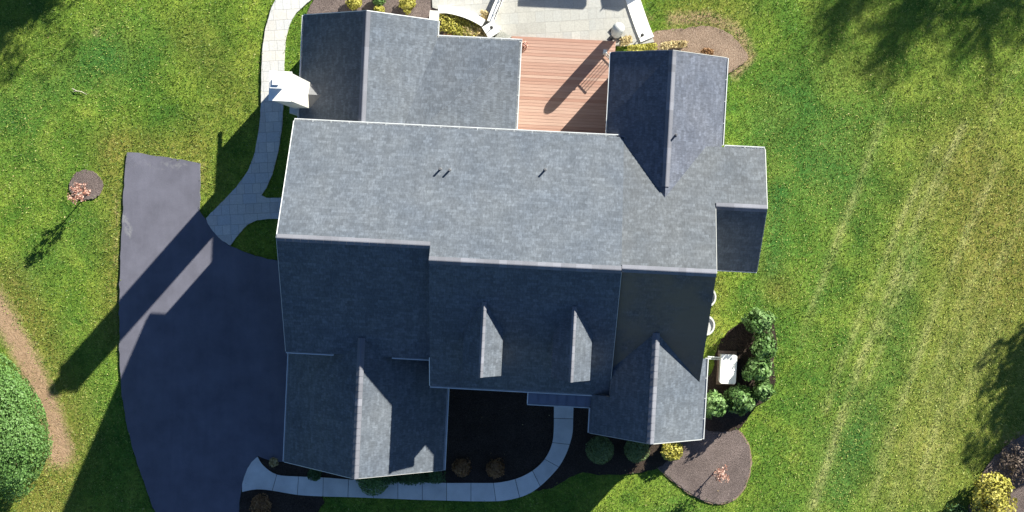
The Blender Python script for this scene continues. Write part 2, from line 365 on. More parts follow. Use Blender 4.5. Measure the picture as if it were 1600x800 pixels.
beds = {
 'rear_bed': ([(478, 60), (476, 24), (486, 8), (505, -30), (700, -30), (690, 10), (680, 60)], 'mulch'),
 'planter_bed': ([(678, 20), (700, 22), (725, 28), (750, 38), (762, 48), (785, 70), (678, 70)], 'mulch'),
 'side_bed': ([(1008, 60), (1020, 50), (1040, 46), (1060, 45), (1085, 42), (1105, 40), (1127, 45), (1146, 57), (1163, 76), (1171, 91), (1157, 103), (1137, 116), (1120, 122), (1000, 120), (990, 84)], 'mulch_pale'),
 'corner_bed': ([(1000, 700), (1028, 731), (1060, 758), (1087, 776), (1114, 787), (1136, 786), (1156, 773), (1168, 752), (1173, 728), (1171, 698), (1162, 683), (1152, 670), (1120, 655), (1085, 660), (1060, 670)], 'mulch'),
 'foundation_bed': ([(1085, 668), (1120, 675), (1156, 672), (1166, 656), (1182, 632), (1204, 624), (1212, 600), (1207, 560), (1216, 540), (1210, 510), (1205, 492), (1186, 488), (1165, 500), (1146, 510), (1128, 528), (1118, 548), (1112, 590), (1080, 600)], 'mulch_dark'),  # mulch bed; its upper left edge and darkness follow the shrubs' shadow
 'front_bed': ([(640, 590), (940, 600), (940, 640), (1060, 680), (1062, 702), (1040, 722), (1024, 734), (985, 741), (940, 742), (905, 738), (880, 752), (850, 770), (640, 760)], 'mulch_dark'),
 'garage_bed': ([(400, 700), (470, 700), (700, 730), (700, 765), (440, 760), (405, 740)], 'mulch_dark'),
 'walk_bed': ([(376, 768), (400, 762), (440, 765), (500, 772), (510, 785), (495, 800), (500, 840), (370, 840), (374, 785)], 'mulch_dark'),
 'tree_ring': ([(135 + 27 * math.cos(t) * (1 + .06 * math.sin(3 * t)) + 0, 289 + 24 * math.sin(t)) for t in np.linspace(0, 2 * math.pi, 14, endpoint=False)], 'mulch'),
 'hedge_bed': ([(1552, 712), (1600, 675), (1700, 640), (1700, 900), (1490, 900), (1508, 810), (1528, 750)], 'mulch'),
}
beds_w = {k: chaikin(PX(p), 2) for k, (p, m) in beds.items()}
patio = [(672, -60), (676, 12), (700, 20), (725, 28), (752, 38), (768, 50), (790, 68), (900, 72), (985, 72), (1022, 66), (1003, 10), (985, -60)]
patio_w = PX(patio)
house_foot = [h2w(u, v) for u, v in [(-10.1, 2.4), (-10.1, 7.1), (-5.1, 7.1), (-5.1, 6.4), (-1.4, 6.4), (-1.4, 2.4), (2.9, 2.4), (2.9, 5.9), (7.0, 5.9), (7.0, 2.2), (8.7, 2.2), (8.7, -2.2), (6.7, -2.3), (6.9, -9.3), (2.9, -9.3), (2.9, -7.6), (-3.9, -7.6), (-3.9, -11.7), (-10.3, -11.7), (-10.3, -6.6), (-10.1, -6.6)]]

# ------------------------------------------------------------------ lawn: one sheet to the horizon, fine in the middle
def lawn():
    xs = np.concatenate([[-900, -400, -150, -70, -40], np.arange(-28, 28.01, .16), [40, 70, 150, 400, 900]])
    ys = np.concatenate([[-900, -400, -150, -70, -30], np.arange(-17, 14.01, .16), [25, 60, 150, 400, 900]])
    X, Y = np.meshgrid(xs, ys); nx, ny = len(xs), len(ys)
    fine = (np.abs(X) < 27) & (Y > -16) & (Y < 13)
    Z = np.where(fine, .015 * np.sin(X * .9 + 1) * np.cos(Y * .7) + .01 * np.sin(X * 2.3 + Y * 1.7), 0) - .022
    me = bpy.data.meshes.new('lawn')
    V = np.stack([X, Y, Z], -1).reshape(-1, 3); I = np.arange(nx * ny).reshape(ny, nx)
    Fq = np.stack([I[:-1, :-1], I[:-1, 1:], I[1:, 1:], I[1:, :-1]], -1).reshape(-1, 4)
    me.from_pydata(V.tolist(), [], Fq.tolist()); me.materials.append(M['lawn']); me.shade_smooth()
    def put(name, A):
        a = me.attributes.new(name, 'FLOAT', 'POINT'); a.data.foreach_set('value', A.astype(np.float32).ravel())
    def blob(px, py, r, k=1.): x, y = W(px, py); return k * np.exp(-((X - x) ** 2 + (Y - y) ** 2) / (r * r))
    def band(pts, wd, k=1.): return k * np.exp(-(segdist(X, Y, PX(pts)) / wd) ** 2)
    dry = band([(170, 230), (185, 330), (180, 430), (178, 520)], .9, .8) + band([(200, 225), (300, 235), (320, 290)], .8, .7) + band([(300, 60), (380, 150), (330, 190)], 1.3, .5)
    dry += band([(20, 440), (90, 580), (120, 680), (90, 740), (60, 800)], 1.1, 1.0) + blob(60, 780, 1.5, .7) + blob(1215, 450, .8, .9) + blob(1200, 410, .6, .6)
    dry += blob(1570, 560, 5, .45) + blob(1560, 330, 4, .6) + blob(1450, 720, 3.5, .5) + blob(1590, 420, 4, .4) + blob(1130, 20, 1.6, .7) + blob(1060, 20, 1., .5) + blob(1330, 110, 1.2, .35)
    dry += band([(1205, 150), (1210, 350)], .6, .35) + blob(20, 30, 3, .2) + blob(1510, 240, 2.5, .4) + band([(1120, 440), (1118, 480), (1112, 540)], .4, .6)
    bare = band([(-30, 440), (-5, 480), (25, 530), (52, 585), (76, 640), (92, 700)], .62, 1.15) + blob(90, 720, .8, .5) + band([(1050, 30), (1110, 28), (1150, 45), (1172, 85), (1150, 112)], .38, .75) + blob(1010, 30, .35, .5) + blob(150, 52, .3, .5) + blob(590, -2, .4, .4) + blob(1590, 700, 1.1, .5)
    bare += band([(318, 255), (320, 300)], .12, .35) + band([(183, 300), (180, 420)], .12, .4)
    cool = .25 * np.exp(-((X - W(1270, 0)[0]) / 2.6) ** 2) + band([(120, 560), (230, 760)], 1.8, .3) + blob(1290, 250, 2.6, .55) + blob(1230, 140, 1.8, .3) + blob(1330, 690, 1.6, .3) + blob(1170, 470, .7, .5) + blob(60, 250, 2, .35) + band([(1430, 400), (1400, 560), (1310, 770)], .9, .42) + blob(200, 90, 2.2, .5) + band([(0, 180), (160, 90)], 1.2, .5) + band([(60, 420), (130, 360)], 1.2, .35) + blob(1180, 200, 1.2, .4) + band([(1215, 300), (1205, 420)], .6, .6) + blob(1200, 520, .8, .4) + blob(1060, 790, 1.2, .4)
    stk = 0
    for pts, wd, kk in (([(1505, 195), (1440, 330), (1392, 450), (1347, 560), (1300, 700), (1270, 790)], .22, 1.), ([(1462, 230), (1415, 330), (1368, 440), (1318, 560), (1290, 640)], .16, .9), ([(1390, 160), (1352, 260), (1306, 380), (1270, 480)], .18, .6),
                        ([(1562, 250), (1512, 360), (1462, 480), (1405, 640), (1362, 780)], .22, .8), ([(1605, 320), (1545, 450), (1483, 600), (1434, 760)], .22, .7), ([(1432, 420), (1388, 520), (1340, 640)], .14, .6), ([(1530, 420), (1470, 560), (1420, 700), (1390, 800)], .3, .5),
                        ([(1340, 300), (1290, 420), (1250, 540)], .2, .35), ([(1560, 500), (1500, 640), (1450, 780)], .3, .55), ([(1480, 290), (1430, 400), (1375, 520)], .12, .8), ([(1590, 100), (1530, 230)], .2, .4)):
        stk = stk + band(pts, wd, kk)
    stk = stk + .10 / (1 + np.exp(-(X - W(1290, 400)[0]) / 1.1)); put('streak', np.clip(stk, 0, 1))
    put('dry', np.clip(dry, 0, 1)); put('bare', np.clip(bare, 0, 1)); put('cool', np.clip(cool, 0, 1))
    tag(link(bpy.data.objects.new('lawn', me)), kind='structure')
    return lambda x, y: .015 * np.sin(x * .9 + 1) * np.cos(y * .7) + .01 * np.sin(x * 2.3 + y * 1.7) - .022
lawn_z = lawn()

def sheet(name, poly, z, mat, rough=0.0):
    m = MB()
    if rough:
        p = []; n = len(poly)
        for i in range(n):
            a, b = np.array(poly[i]), np.array(poly[(i + 1) % n]); k = max(1, int(np.linalg.norm(b - a) / .12))
            for j in range(k): q = a + (b - a) * j / k + rng.normal(0, rough, 2); p.append((float(q[0]), float(q[1])))
        poly = p
    m.prism(poly, -.12, z, 0); o = m.build(name, mat); tag(o, kind='structure'); return o
zz = .030
for kname, (p, mt) in beds.items():
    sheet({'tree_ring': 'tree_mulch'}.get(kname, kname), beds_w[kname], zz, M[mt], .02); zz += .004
for kname in ('corner_bed',):
    P = np.array(beds_w[kname]); c = P.mean(0); d = P - c; L = np.linalg.norm(d, axis=1)[:, None]; sheet('bed_edging', [tuple(q) for q in c + d * (1 + .055 / L)], .022, M['mulch_pale'], .012)
# driveway, with the scuffs as a painted-in wear attribute on a dense grid
def driveway():
    m = MB(); poly = drive_w
    q = []; n = len(poly)
    for i in range(n):
        a, b = np.array(poly[i]), np.array(poly[(i + 1) % n]); k = max(1, int(np.linalg.norm(b - a) / .25))
        for j in range(k): r = a + (b - a) * j / k + rng.normal(0, .014, 2); q.append((float(r[0]), float(r[1])))
    if area(q) < 0: q = q[::-1]
    bm = bmesh.new(); vs = [bm.verts.new((x, y, .075)) for x, y in q]; f = bm.faces.new(vs)
    ex = bmesh.ops.extrude_face_region(bm, geom=[f]); bmesh.ops.translate(bm, vec=(0, 0, -.2), verts=[v for v in ex['geom'] if isinstance(v, bmesh.types.BMVert)])
    for ax in (0, 1):
        lo, hi = (-21, -8) if ax == 0 else (-16, 6)
        for t in np.arange(lo, hi, .3 if ax == 0 else .4):
            no = (1, 0, 0) if ax == 0 else (0, 1, 0); co = (t, 0, 0) if ax == 0 else (0, t, 0)
            bmesh.ops.bisect_plane(bm, geom=bm.verts[:] + bm.edges[:] + bm.faces[:], plane_co=co, plane_no=no)
    bmesh.ops.recalc_face_normals(bm, faces=bm.faces)
    me = bpy.data.meshes.new('driveway'); bm.to_mesh(me); bm.free(); me.materials.append(M['asphalt'])
    co = np.zeros(len(me.vertices) * 3); me.vertices.foreach_get('co', co); co = co.reshape(-1, 3); X, Y = co[:, 0], co[:, 1]
    sc = np.exp(-(segdist(X, Y, PX([(196, 335), (201, 372)])) / .16) ** 2) + .8 * np.exp(-(segdist(X, Y, PX([(207, 297), (206, 305)])) / .09) ** 2)
    sc += .45 * np.exp(-(segdist(X, Y, PX([(205, 262), (280, 262)])) / .3) ** 2) + .3 * np.exp(-(segdist(X, Y, PX([(204, 242), (310, 258)])) / .15) ** 2)
    a = me.attributes.new('scuff', 'FLOAT', 'POINT'); a.data.foreach_set('value', sc.astype(np.float32))
    tag(link(bpy.data.objects.new('driveway', me)), kind='structure')
driveway()
sheet('paver_path', path_w, .082, M['paver'], .006)
sheet('patio', patio_w, .086, M['patio'])
sheet('grey_patch', PX([(779, 46), (806, 62), (806, 66), (770, 64)]), .094, M['grey_speck'])  # flat speckled grey triangle east of the lamp pillar
# front walk: separate concrete panels with open joints
def sidewalk():
    prs = [((403, 713), (379, 768), 0), ((412, 727), (401, 764), 0), ((433, 741), (426, 766), 1), ((467, 744), (465, 772.5), 1), ((505.5, 745.5), (505, 775), 1), ((545, 748.5), (544, 776), 1), ((584, 750.5), (584, 777.5), 1),
           ((622, 752), (622, 779), 1), ((660, 753), (660, 780.5), 1), ((698, 754), (698, 781.5), 1), ((736, 754), (736, 782.5), 1), ((771, 754), (775, 782.5), 1), ((788, 752), (794, 780.5), 0), ((805, 748), (812, 776.5), 1), ((819, 742.5), (829, 769.5), 0), ((832, 735), (844, 759), 1),
           ((842, 727), (858, 746), 0), ((851, 717), (873, 729), 1), ((858, 705), (883, 712), 0), ((863, 691), (890, 694), 1), ((865, 675), (894.5, 676), 0), ((865.5, 653), (895.5, 654), 1), ((865.5, 615), (896.5, 615), 1), ((865.5, 596), (896.5, 596), 1)]
    IN = catmull([p[0] for p in prs], 4); OU = catmull([p[1] for p in prs], 4)
    m = MB(); groups = []; cur = [0]
    for i, p in enumerate(prs):
        if i and p[2]: cur.append(i); groups.append((cur[0], i)); cur = [i]
    groups.append((cur[0], len(prs) - 1)) if cur[0] != len(prs) - 1 else None
    # curved left end
    endc = [(379, 768), (379, 756), (382, 745), (387.5, 731), (394, 721), (403, 713)]
    for a, b in groups:
        i0, i1 = a * 4, b * 4; inn = [np.array(W(*q)) for q in IN[i0:i1 + 1]]; out = [np.array(W(*q)) for q in OU[i0:i1 + 1]]
        g = .011
        def sh(P, Q): d = Q - P; return P + d / np.linalg.norm(d) * g
        if a > 0: inn[0] = sh(inn[0], inn[1]); out[0] = sh(out[0], out[1])
        inn[-1] = sh(inn[-1], inn[-2]); out[-1] = sh(out[-1], out[-2])
        poly = [tuple(q) for q in inn] + [tuple(q) for q in out[::-1]]
        if a == 0: poly += [W(*q) for q in endc[1:-1]]
        tn = random.random(); m.prism(poly, .02, .095 + random.uniform(-.002, .002), 0, tn)
    tag(m.build('sidewalk', M['concrete']), kind='structure')
    b = MB(); poly = PX(IN) + PX(OU[::-1])
    b.prism(poly, -.05, .07, 0); tag(b.build('sidewalk_base', M['mulch_dark']), kind='structure')
    return PX(IN) + PX(OU[::-1])
walk_w = sidewalk()

# ------------------------------------------------------------------ HOUSE (house frame: u right along the ridge, v to the rear)
uL, uR, uAB, vE, vA, vB, vC, uCR = -10.41, 3.295, -4.294, 2.73, -2.05, -2.617, -2.558, 7.03
vFA, vFB, vEe, uER, vEr, vEf = -6.95, -8.116, 2.52, 9.1, .077, -2.553
zE, pr, pfA, pfB, pC = 5.878, .5794, .6554, .7047, .7535
zA = zE + pr * (vE - vA); zB = zE + pr * (vE - vB); zCr = zE + pr * (vE - vC); zEr = zE + pr * (vE - vEr)
zFA = zA - pfA * (vA - vFA); zFB = zB - pfB * (vB - vFB)
uW, vWn, uWw, uWe, zWr, pW, pWe = -7.6165, 7.42, -10.655, -4.826, 5.76, .805, .7756
uRr, vRn, uRw, uRe, zRr, pR = 4.989, 6.24, 2.604, 7.393, 7.28, .760
uG1, vG1, uG1w, uG1e, zG1, pG1 = -7.184, -12.08, -10.67, -3.68, 5.994, .8138
uG2, vG2, uG2w, uG2e, zG2, pG2 = 4.977, -9.765, 2.551, 7.295, 6.983, .7984
house = empty('house', (0, 0, 0), -TH, 'large house with charcoal shingle gable roofs, white gutters and a cream chimney', 'house')
RT = .09
zrear = lambda u, v: zE + pr * (vE - v)
def roof(name, planes, label=None, mats=None):
    m = MB()
    for poly, zf, ux in planes:
        # slope-true texture coordinates
        e = 1e-3; gx = (zf(e, 0) - zf(0, 0)) / e; gy = (zf(0, e) - zf(0, 0)) / e; g = math.hypot(gx, gy); k = math.sqrt(1 + g * g)
        dx, dy = gx / g, gy / g; off = random.uniform(0, 5)
        uvf = (lambda dx, dy, k, off: (lambda u, v: ((-dy * u + dx * v) + off, (dx * u + dy * v) * k + off)))(dx, dy, k, off)
        m.slab(poly, zf, RT, 0, 1, uvf)
    o = m.build(name, mats or [M['shingle'], M['trim']], house)
    if label: o['label'] = label
    return o
def gutter(parent, a, b, z, side, wd=.085, name='gutter'):
    """open white trough along a-b (house frame); side = outward unit normal"""
    m = MB(); (u0, v0), (u1, v1) = a, b; nx, ny = side; t = .014; d = .1
    def strip(o0, o1, z0, z1):
        m.prism([(u0 + nx * o0, v0 + ny * o0), (u1 + nx * o0, v1 + ny * o0), (u1 + nx * o1, v1 + ny * o1), (u0 + nx * o1, v0 + ny * o1)], z0, z1)
    z = z - .035
    strip(-.03, wd, z - d, z - d + t); strip(wd - .034, wd, z - d + t + .001, z); strip(-.03, -.03 + t, z - d + t + .001, z)
    L = math.hypot(u1 - u0, v1 - v0); dx, dy = (u1 - u0) / L, (v1 - v0) / L
    for e in (0.001, L - t - .001): m.prism([(u0 + dx * (e + q) + nx * r, v0 + dy * (e + q) + ny * r) for q, r in ((0, -.028), (t, -.028), (t, wd - .001), (0, wd - .001))], z - d + t + .001, z - .001)
    k = max(2, int(L / .75))
    for i in range(1, k): # hangers
        e = L * i / k; m.prism([(u0 + dx * (e + q) + nx * r, v0 + dy * (e + q) + ny * r) for q, r in ((0, -.05), (.02, -.05), (.02, wd - .01), (0, wd - .01))], z - .012, z + .004)
    o = m.build(name, M['gutter'], parent); return o
def drip(m, p, q, nx, ny, wd=.035, lift=.012):
    """thin metal edge strip from 3-D point p to q, standing wd outwards"""
    a = Vector(p); b = Vector(q); n = Vector((nx, ny, 0)) * wd; up = Vector((0, 0, lift)); dn = Vector((0, 0, -.13))
    P = [a + up, b + up, b + up + n, a + up + n]
    m.face(P if (P[1] - P[0]).cross(P[2] - P[1]).z > 0 else P[::-1])
    m.face([a + n + up, b + n + up, b + n + dn, a + n + dn]); m.face([a + up, b + up, b + dn, a + dn]); m.face([a + n + up, a + up, a + dn, a + n + dn]); m.face([b + n + up, b + up, b + dn, b + n + dn])
    m.face([a + dn, b + dn, b + n + dn, a + n + dn])
def ridge_caps(parent, a, b, z, axis, s1, s2, half=.15, name='ridge_cap', z1=None):
    """overlapping bent cap shingles from a to b along axis 'u' or 'v'; s1/s2 slopes to the - and + side"""
    m = MB(); L = abs(b - a); n = max(1, int(L / .30)); sg = 1 if b > a else -1; run = .5
    for i in range(n):
        if random.random() < .35: run = random.random()
        t0 = a + sg * L * i / n; t1 = a + sg * (L * (i + 1) / n + .045); tn = min(1, max(0, run * .8 + random.uniform(0, .3)))
        if i == n - 1: t1 = b
        l0, l1 = .045, .062; w_ = half * random.uniform(.97, 1.03)
        def sec(t, l):
            r = []
            for o in (-w_, -w_ * .45, -w_ * .12, w_ * .12, w_ * .45, w_):
                zz_ = z + l - (s1 if o < 0 else s2) * max(0, abs(o) - .01) * .95
                r.append((t, c_ + o, zz_) if axis == 'u' else (c_ + o, t, zz_))
            return r
        S0, S1 = sec(t0, l0), sec(t1, l1)
        for k in range(5):
            f = [S0[k], S0[k + 1], S1[k + 1], S1[k]]
            nrm = (Vector(f[1]) - Vector(f[0])).cross(Vector(f[2]) - Vector(f[1])); m.face(f if nrm.z > 0 else f[::-1], 0, tone=tn)
        for S in (S0, S1):
            for k in range(5):
                A, B = S[k], S[k + 1]; m.face([A, B, (B[0], B[1], B[2] - .03), (A[0], A[1], A[2] - .03)], 0, tone=tn * .6)
        for k in (0, 5):
            A, B = S0[k], S1[k]; m.face([A, B, (B[0], B[1], B[2] - .035), (A[0], A[1], A[2] - .035)], 0, tone=tn * .5)
    return m.build(name, M['cap'], parent)

vR1 = vE - (zRr - zE) / pr                      # rear gable ridge meets the rear slope
zRat = lambda u: zRr - pR * abs(u - uRr)
vRv = vE - (zRat(uR) - zE) / pr
vG1m = vA - (zA - zG1) / pfA
fC = lambda u, v: zCr + pC * (v - vC)
vG2m = vC - (zCr - zG2) / pC
zG2w = lambda u, v: zG2 - pG2 * abs(u - uG2)
v2w = vC - (zCr - zG2w(uR, 0)) / pC; v2e = vC - (zCr - zG2w(uCR, 0)) / pC
fA = lambda u, v: zA + pfA * (v - vA); fB = lambda u, v: zB + pfB * (v - vB)

# main roof: rear slope and the two front slopes
main = roof('roof', [([(uL, vE), (uL, vA), (uAB, vA), (uAB, vB), (uR, vB), (uR, vE)], zrear, 0)], 'long sunlit rear slope of charcoal shingles')
m = MB(); drip(m, (uL, vE, zE), (uL, vA, zA), -1, 0, .03); m.build('rake_trim', M['trim'], main); m = MB(); drip(m, (uR, vE, zE), (uR, vRv + .1, zrear(0, vRv + .1)), 1, 0, .03); m.build('rake_trim', M['trim'], main)
gutter(main, (uL, vE), (uR, vE), zE, (0, 1), .11)
c_ = vA; ridge_caps(main, uL, uAB, zA, 'u', pfA, pr); c_ = vB; ridge_caps(main, uAB, uR, zB, 'u', pfB, pr)
frontA = roof('front_roof', [([(uL, vA - .001), (uL, vFA), (uAB, vFA), (uAB, vA - .001)], fA, 0)], 'shaded front slope above the garage')
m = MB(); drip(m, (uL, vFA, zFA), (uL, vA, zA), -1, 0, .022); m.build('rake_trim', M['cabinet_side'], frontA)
gutter(frontA, (uL, vFA), (-8.40, vFA), zFA, (0, -1), .075); gutter(frontA, (-5.93, vFA), (uAB - .01, vFA), zFA, (0, -1), .075)
frontB = roof('front_roof', [([(uAB, vB - .001), (uAB, vFB), (uR, vFB), (uR, vB - .001)], fB, 0)], 'shaded front slope carrying the two dormers')
m = MB(); drip(m, (uAB, vFB, zFB), (uAB, vFB + 1.3, fB(0, vFB + 1.3)), -1, 0, .03); m.build('rake_trim', M['trim'], frontB)
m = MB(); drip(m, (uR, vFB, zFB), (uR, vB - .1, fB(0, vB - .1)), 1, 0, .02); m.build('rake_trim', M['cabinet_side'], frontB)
gutter(frontB, (uAB, vFB), (uR + .05, vFB), zFB, (0, -1), .085)
# right block rear + front, and the low extension
zC2 = lambda u, v: zrear(u, v) - .004
uVe = uRr + (zRr - zC2(0, vEe)) / pR
rearC = roof('rear_roof', [([(uR, vC), (uCR, vC), (uCR, vEr), (uER, vEr), (uER, vEe), (uVe, vEe), (uRr, vR1), (uR, vRv)], zC2, 0)], 'right end of the rear slope, slightly warmer grey', [M['shingle_warm'], M['trim']])
c_ = vC; ridge_caps(rearC, uR + .02, uCR, zCr, 'u', pC, pr)
gutter(rearC, (uRe + .05, vEe), (uER, vEe), zC2(0, vEe), (0, 1), .10)
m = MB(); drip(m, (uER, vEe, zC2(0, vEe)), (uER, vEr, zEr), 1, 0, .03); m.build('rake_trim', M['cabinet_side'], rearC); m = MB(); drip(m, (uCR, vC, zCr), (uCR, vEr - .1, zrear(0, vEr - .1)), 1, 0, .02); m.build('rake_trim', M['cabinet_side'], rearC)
extf = roof('extension_roof', [([(uCR - .3, vEr - .001), (uCR - .3, vEf), (uER, vEf), (uER, vEr - .001)], lambda u, v: zEr + .6502 * (v - vEr), 0)], 'small shaded front slope of the right extension')
c_ = vEr; ridge_caps(extf, uCR + .02, uER, zEr, 'u', .65, pr); gutter(extf, (uCR, vEf), (uER, vEf), zEr + .65 * (vEf - vEr), (0, -1), .06)
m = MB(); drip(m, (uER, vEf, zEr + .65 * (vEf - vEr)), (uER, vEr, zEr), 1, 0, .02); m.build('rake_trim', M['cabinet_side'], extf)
frontC = roof('front_roof', [([(uR, vC - .001), (uR, v2w), (uG2, vG2m), (uCR, v2e), (uCR, vC - .001)], fC, 0)], 'shaded front slope right of the dormers', [M['shingle_brown'], M['trim']])
# left rear wing
zWf = lambda u, v: zWr - (pW * (uW - u) if u < uW else pWe * (u - uW))
wing = roof('rear_wing_roof', [([(uWw, vWn), (uWw, vE - .3), (uW, vE - .3), (uW, vWn)], lambda u, v: zWr - pW * (uW - u), 0),
                          ([(uW, vWn), (uW, vE - .3), (uWe, vE - .3), (uWe, vWn)], lambda u, v: zWr - pWe * (u - uW), 0)], 'gable roof of the left rear wing beside the chimney')
c_ = uW; ridge_caps(wing, vE + .1, vWn, zWr, 'v', pW, pWe)
gutter(wing, (uWw, vE + .12), (uWw, vWn), zWf(uWw, 0), (-1, 0), .085); gutter(wing, (uWe, 6.8), (uWe, vWn), zWf(uWe, 0), (1, 0), .07)
m = MB(); drip(m, (uWw, vWn, zWf(uWw, 0)), (uW, vWn, zWr), 0, 1, .03); m.build('rake_trim', M['trim'], wing); m = MB(); drip(m, (uW, vWn, zWr), (uWe, vWn, zWf(uWe, 0)), 0, 1, .03); m.build('rake_trim', M['trim'], wing)
uPe, vPn, zP = -1.27, 6.72, 3.56; ps = .24
zPf = lambda u, v: zP + ps * (vPn - v); zPe = lambda u, v: zP + ps * (uPe - u)
hipv = vPn - (vPn - (vE - .3))
k_ = vPn - (vE - .3)
porch = roof('porch_roof', [([(uPe, vPn), (uPe - k_, vE - .3), (-7.0, vE - .3), (-7.0, vPn - .02), (uWe + .02, vPn)] if False else [(uPe, vPn), (uPe - k_, vE - .3), (-6.9, vE - .3), (uWe - .35, vPn - .001), (uWe - .35, vPn)], zPf, 0),
                            ([(uPe, vPn), (uPe, vE - .3), (uPe - k_ + .002, vE - .3)], zPe, 0)], 'low hipped roof over the covered porch')
gutter(porch, (uWe + .05, vPn), (uPe + .11, vPn), zP, (0, 1), .11); gutter(porch, (uPe, vE + .12), (uPe, vPn), zP, (1, 0), .10)
# right rear wing
rw = roof('rear_gable_roof', [([(uRw, vRn), (uRr, vRn), (uRr, vR1), (uR, vRv), (uR, vE + .0), (uRw, vE + .0)], lambda u, v: zRr - pR * (uRr - u), 0),
                         ([(uRr, vRn), (uRe, vRn), (uRe, vEe - .36), (uVe, vEe - .36), (uVe, vEe), (uRr, vR1)], lambda u, v: zRr - pR * (u - uRr), 0)], 'gable roof of the right rear wing beside the deck', [M['shingle_ribbed'], M['flash']])
c_ = uRr; ridge_caps(rw, vR1 + .45, vRn, zRr, 'v', pR, pR)
gutter(rw, (uRw, vE + .12), (uRw, vRn), zRat(uRw), (-1, 0), .07); gutter(rw, (uRe, vEe + .1), (uRe, vRn), zRat(uRe), (1, 0), .085)
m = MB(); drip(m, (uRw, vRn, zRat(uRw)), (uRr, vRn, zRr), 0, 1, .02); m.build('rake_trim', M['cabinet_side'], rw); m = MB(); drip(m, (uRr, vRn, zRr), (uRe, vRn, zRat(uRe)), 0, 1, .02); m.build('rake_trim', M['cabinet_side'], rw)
# garage gable
hw = (zG1 - fA(0, vFA + .42)) / pG1; vw = vFA + .42
gar = roof('garage_roof', [([(uG1w, vG1), (uG1, vG1), (uG1, vG1m), (uG1 - hw, vw), (uG1w, vw)], lambda u, v: zG1 - pG1 * (uG1 - u), 0),
                           ([(uG1, vG1), (uG1e, vG1), (uG1e, vFB + .4), (uAB + .1, vFB + .4), (uAB + .1, vw), (uG1 + hw, vw), (uG1, vG1m)], lambda u, v: zG1 - pG1 * (u - uG1), 0)], 'front gable roof over the garage')
c_ = uG1; ridge_caps(gar, vG1m - .05, vG1, zG1, 'v', pG1, pG1)
gutter(gar, (uG1w, vG1), (uG1w, vFA - .02), zG1 - pG1 * (uG1 - uG1w), (-1, 0), .08); gutter(gar, (uG1e, vG1), (uG1e, vFB - .12), zG1 - pG1 * (uG1e - uG1), (1, 0), .10)
m = MB(); drip(m, (uG1w, vG1, zG1 - pG1 * (uG1 - uG1w)), (uG1, vG1, zG1), 0, -1, .02); m.build('rake_trim', M['trim'], gar); m = MB(); drip(m, (uG1, vG1, zG1), (uG1e, vG1, zG1 - pG1 * (uG1e - uG1)), 0, -1, .012); m.build('rake_trim', M['cabinet_side'], gar)
# right front gable
g2 = roof('front_gable_roof', [([(uG2w, vG2), (uG2, vG2), (uG2, vG2m), (uR, v2w), (uR, vFB + .0), (uG2w, vFB + .0)], zG2w, 0),
                         ([(uG2, vG2), (uG2e, vG2), (uG2e, -6.35), (uCR + .0, -6.35), (uCR, v2e), (uG2, vG2m)], lambda u, v: zG2 - pG2 * (u - uG2), 0)], 'front gable roof at the right corner', [M['shingle'], M['flash']])
c_ = uG2; ridge_caps(g2, vG2m - .05, vG2, zG2, 'v', pG2, pG2)
gutter(g2, (uG2w, vG2), (uG2w, -8.72), zG2w(uG2w, 0), (-1, 0), .075); gutter(g2, (uG2e, vG2), (uG2e, -6.33), zG2w(uG2e, 0), (1, 0), .10)
m = MB(); drip(m, (uG2w, vG2, zG2w(uG2w, 0)), (uG2, vG2, zG2), 0, -1, .02); m.build('rake_trim', M['cabinet_side'], g2); m = MB(); drip(m, (uG2, vG2, zG2), (uG2e, vG2, zG2w(uG2e, 0)), 0, -1, .03); m.build('rake_trim', M['cabinet_side'], g2)
# metal entry roof
m = MB(); zen = lambda u, v: 4.93 + .16 * (v + 8.2)
m.slab([(-.12, vFB + .3), (-.12, -8.70), (2.95, -8.70), (2.95, vFB + .3)], zen, .06, 0, 1)
for i in range(7):
    u = .3 + i * .4; m.slab([(u, vFB + .2), (u, -8.69), (u + .022, -8.69), (u + .022, vFB + .2)], lambda a, b: zen(a, b) + .035, .034, 0, 0)
entry = m.build('entry_roof', [M['metalroof'], M['trim']], house); entry['label'] = 'bluish standing seam metal roof above the entry'
gutter(entry, (-.15, -8.70), (2.5, -8.70), zen(0, -8.7), (0, -1), .06); m = MB(); drip(m, (-.12, -8.7, zen(0, -8.7)), (-.12, vFB - .1, zen(0, vFB - .1)), -1, 0, .04); m.build('rake_trim', M['trim'], entry)
for u in (.15, 2.25):
    m = MB(); m.box(u, u + .26, -8.56, -8.30, .0, zen(0, -8.5) - .06); m.box(u - .05, u + .31, -8.61, -8.25, .0, .3); m.build('porch_post', M['trim'], house)
m = MB(); m.box(-.05, 2.9, -8.75, vFB + .5, -.05, .16); m.build('entry_step', M['concrete'], house)
# walls: one closed body for every block
def gable_body(u0, u1, v0, v1, ze, zr, ridge, axis, name='wall', zb=-.1, ze2=None):
    m = MB(); ze2 = ze if ze2 is None else ze2
    if axis == 'u': prof = [(v0, zb), (v1, zb), (v1, ze2), (ridge, zr), (v0, ze)]; A = [(u0, y, z) for y, z in prof]; B = [(u1, y, z) for y, z in prof]
    else: prof = [(u0, zb), (u1, zb), (u1, ze2), (ridge, zr), (u0, ze)]; A = [(x, v0, z) for x, z in prof]; B = [(x, v1, z) for x, z in prof]
    m.face(A[::-1]); m.face(B)
    for i in range(5):
        j = (i + 1) % 5; m.face([A[i], A[j], B[j], B[i]])
    return m.build(name, M['siding'], house)
o_ = .38; dz = .12
wallA = gable_body(uL + .30, uAB + .05, vFA + o_, vE - o_, fA(0, vFA + o_) - dz, zA - dz, vA, 'u', ze2=zrear(0, vE - o_) - dz)
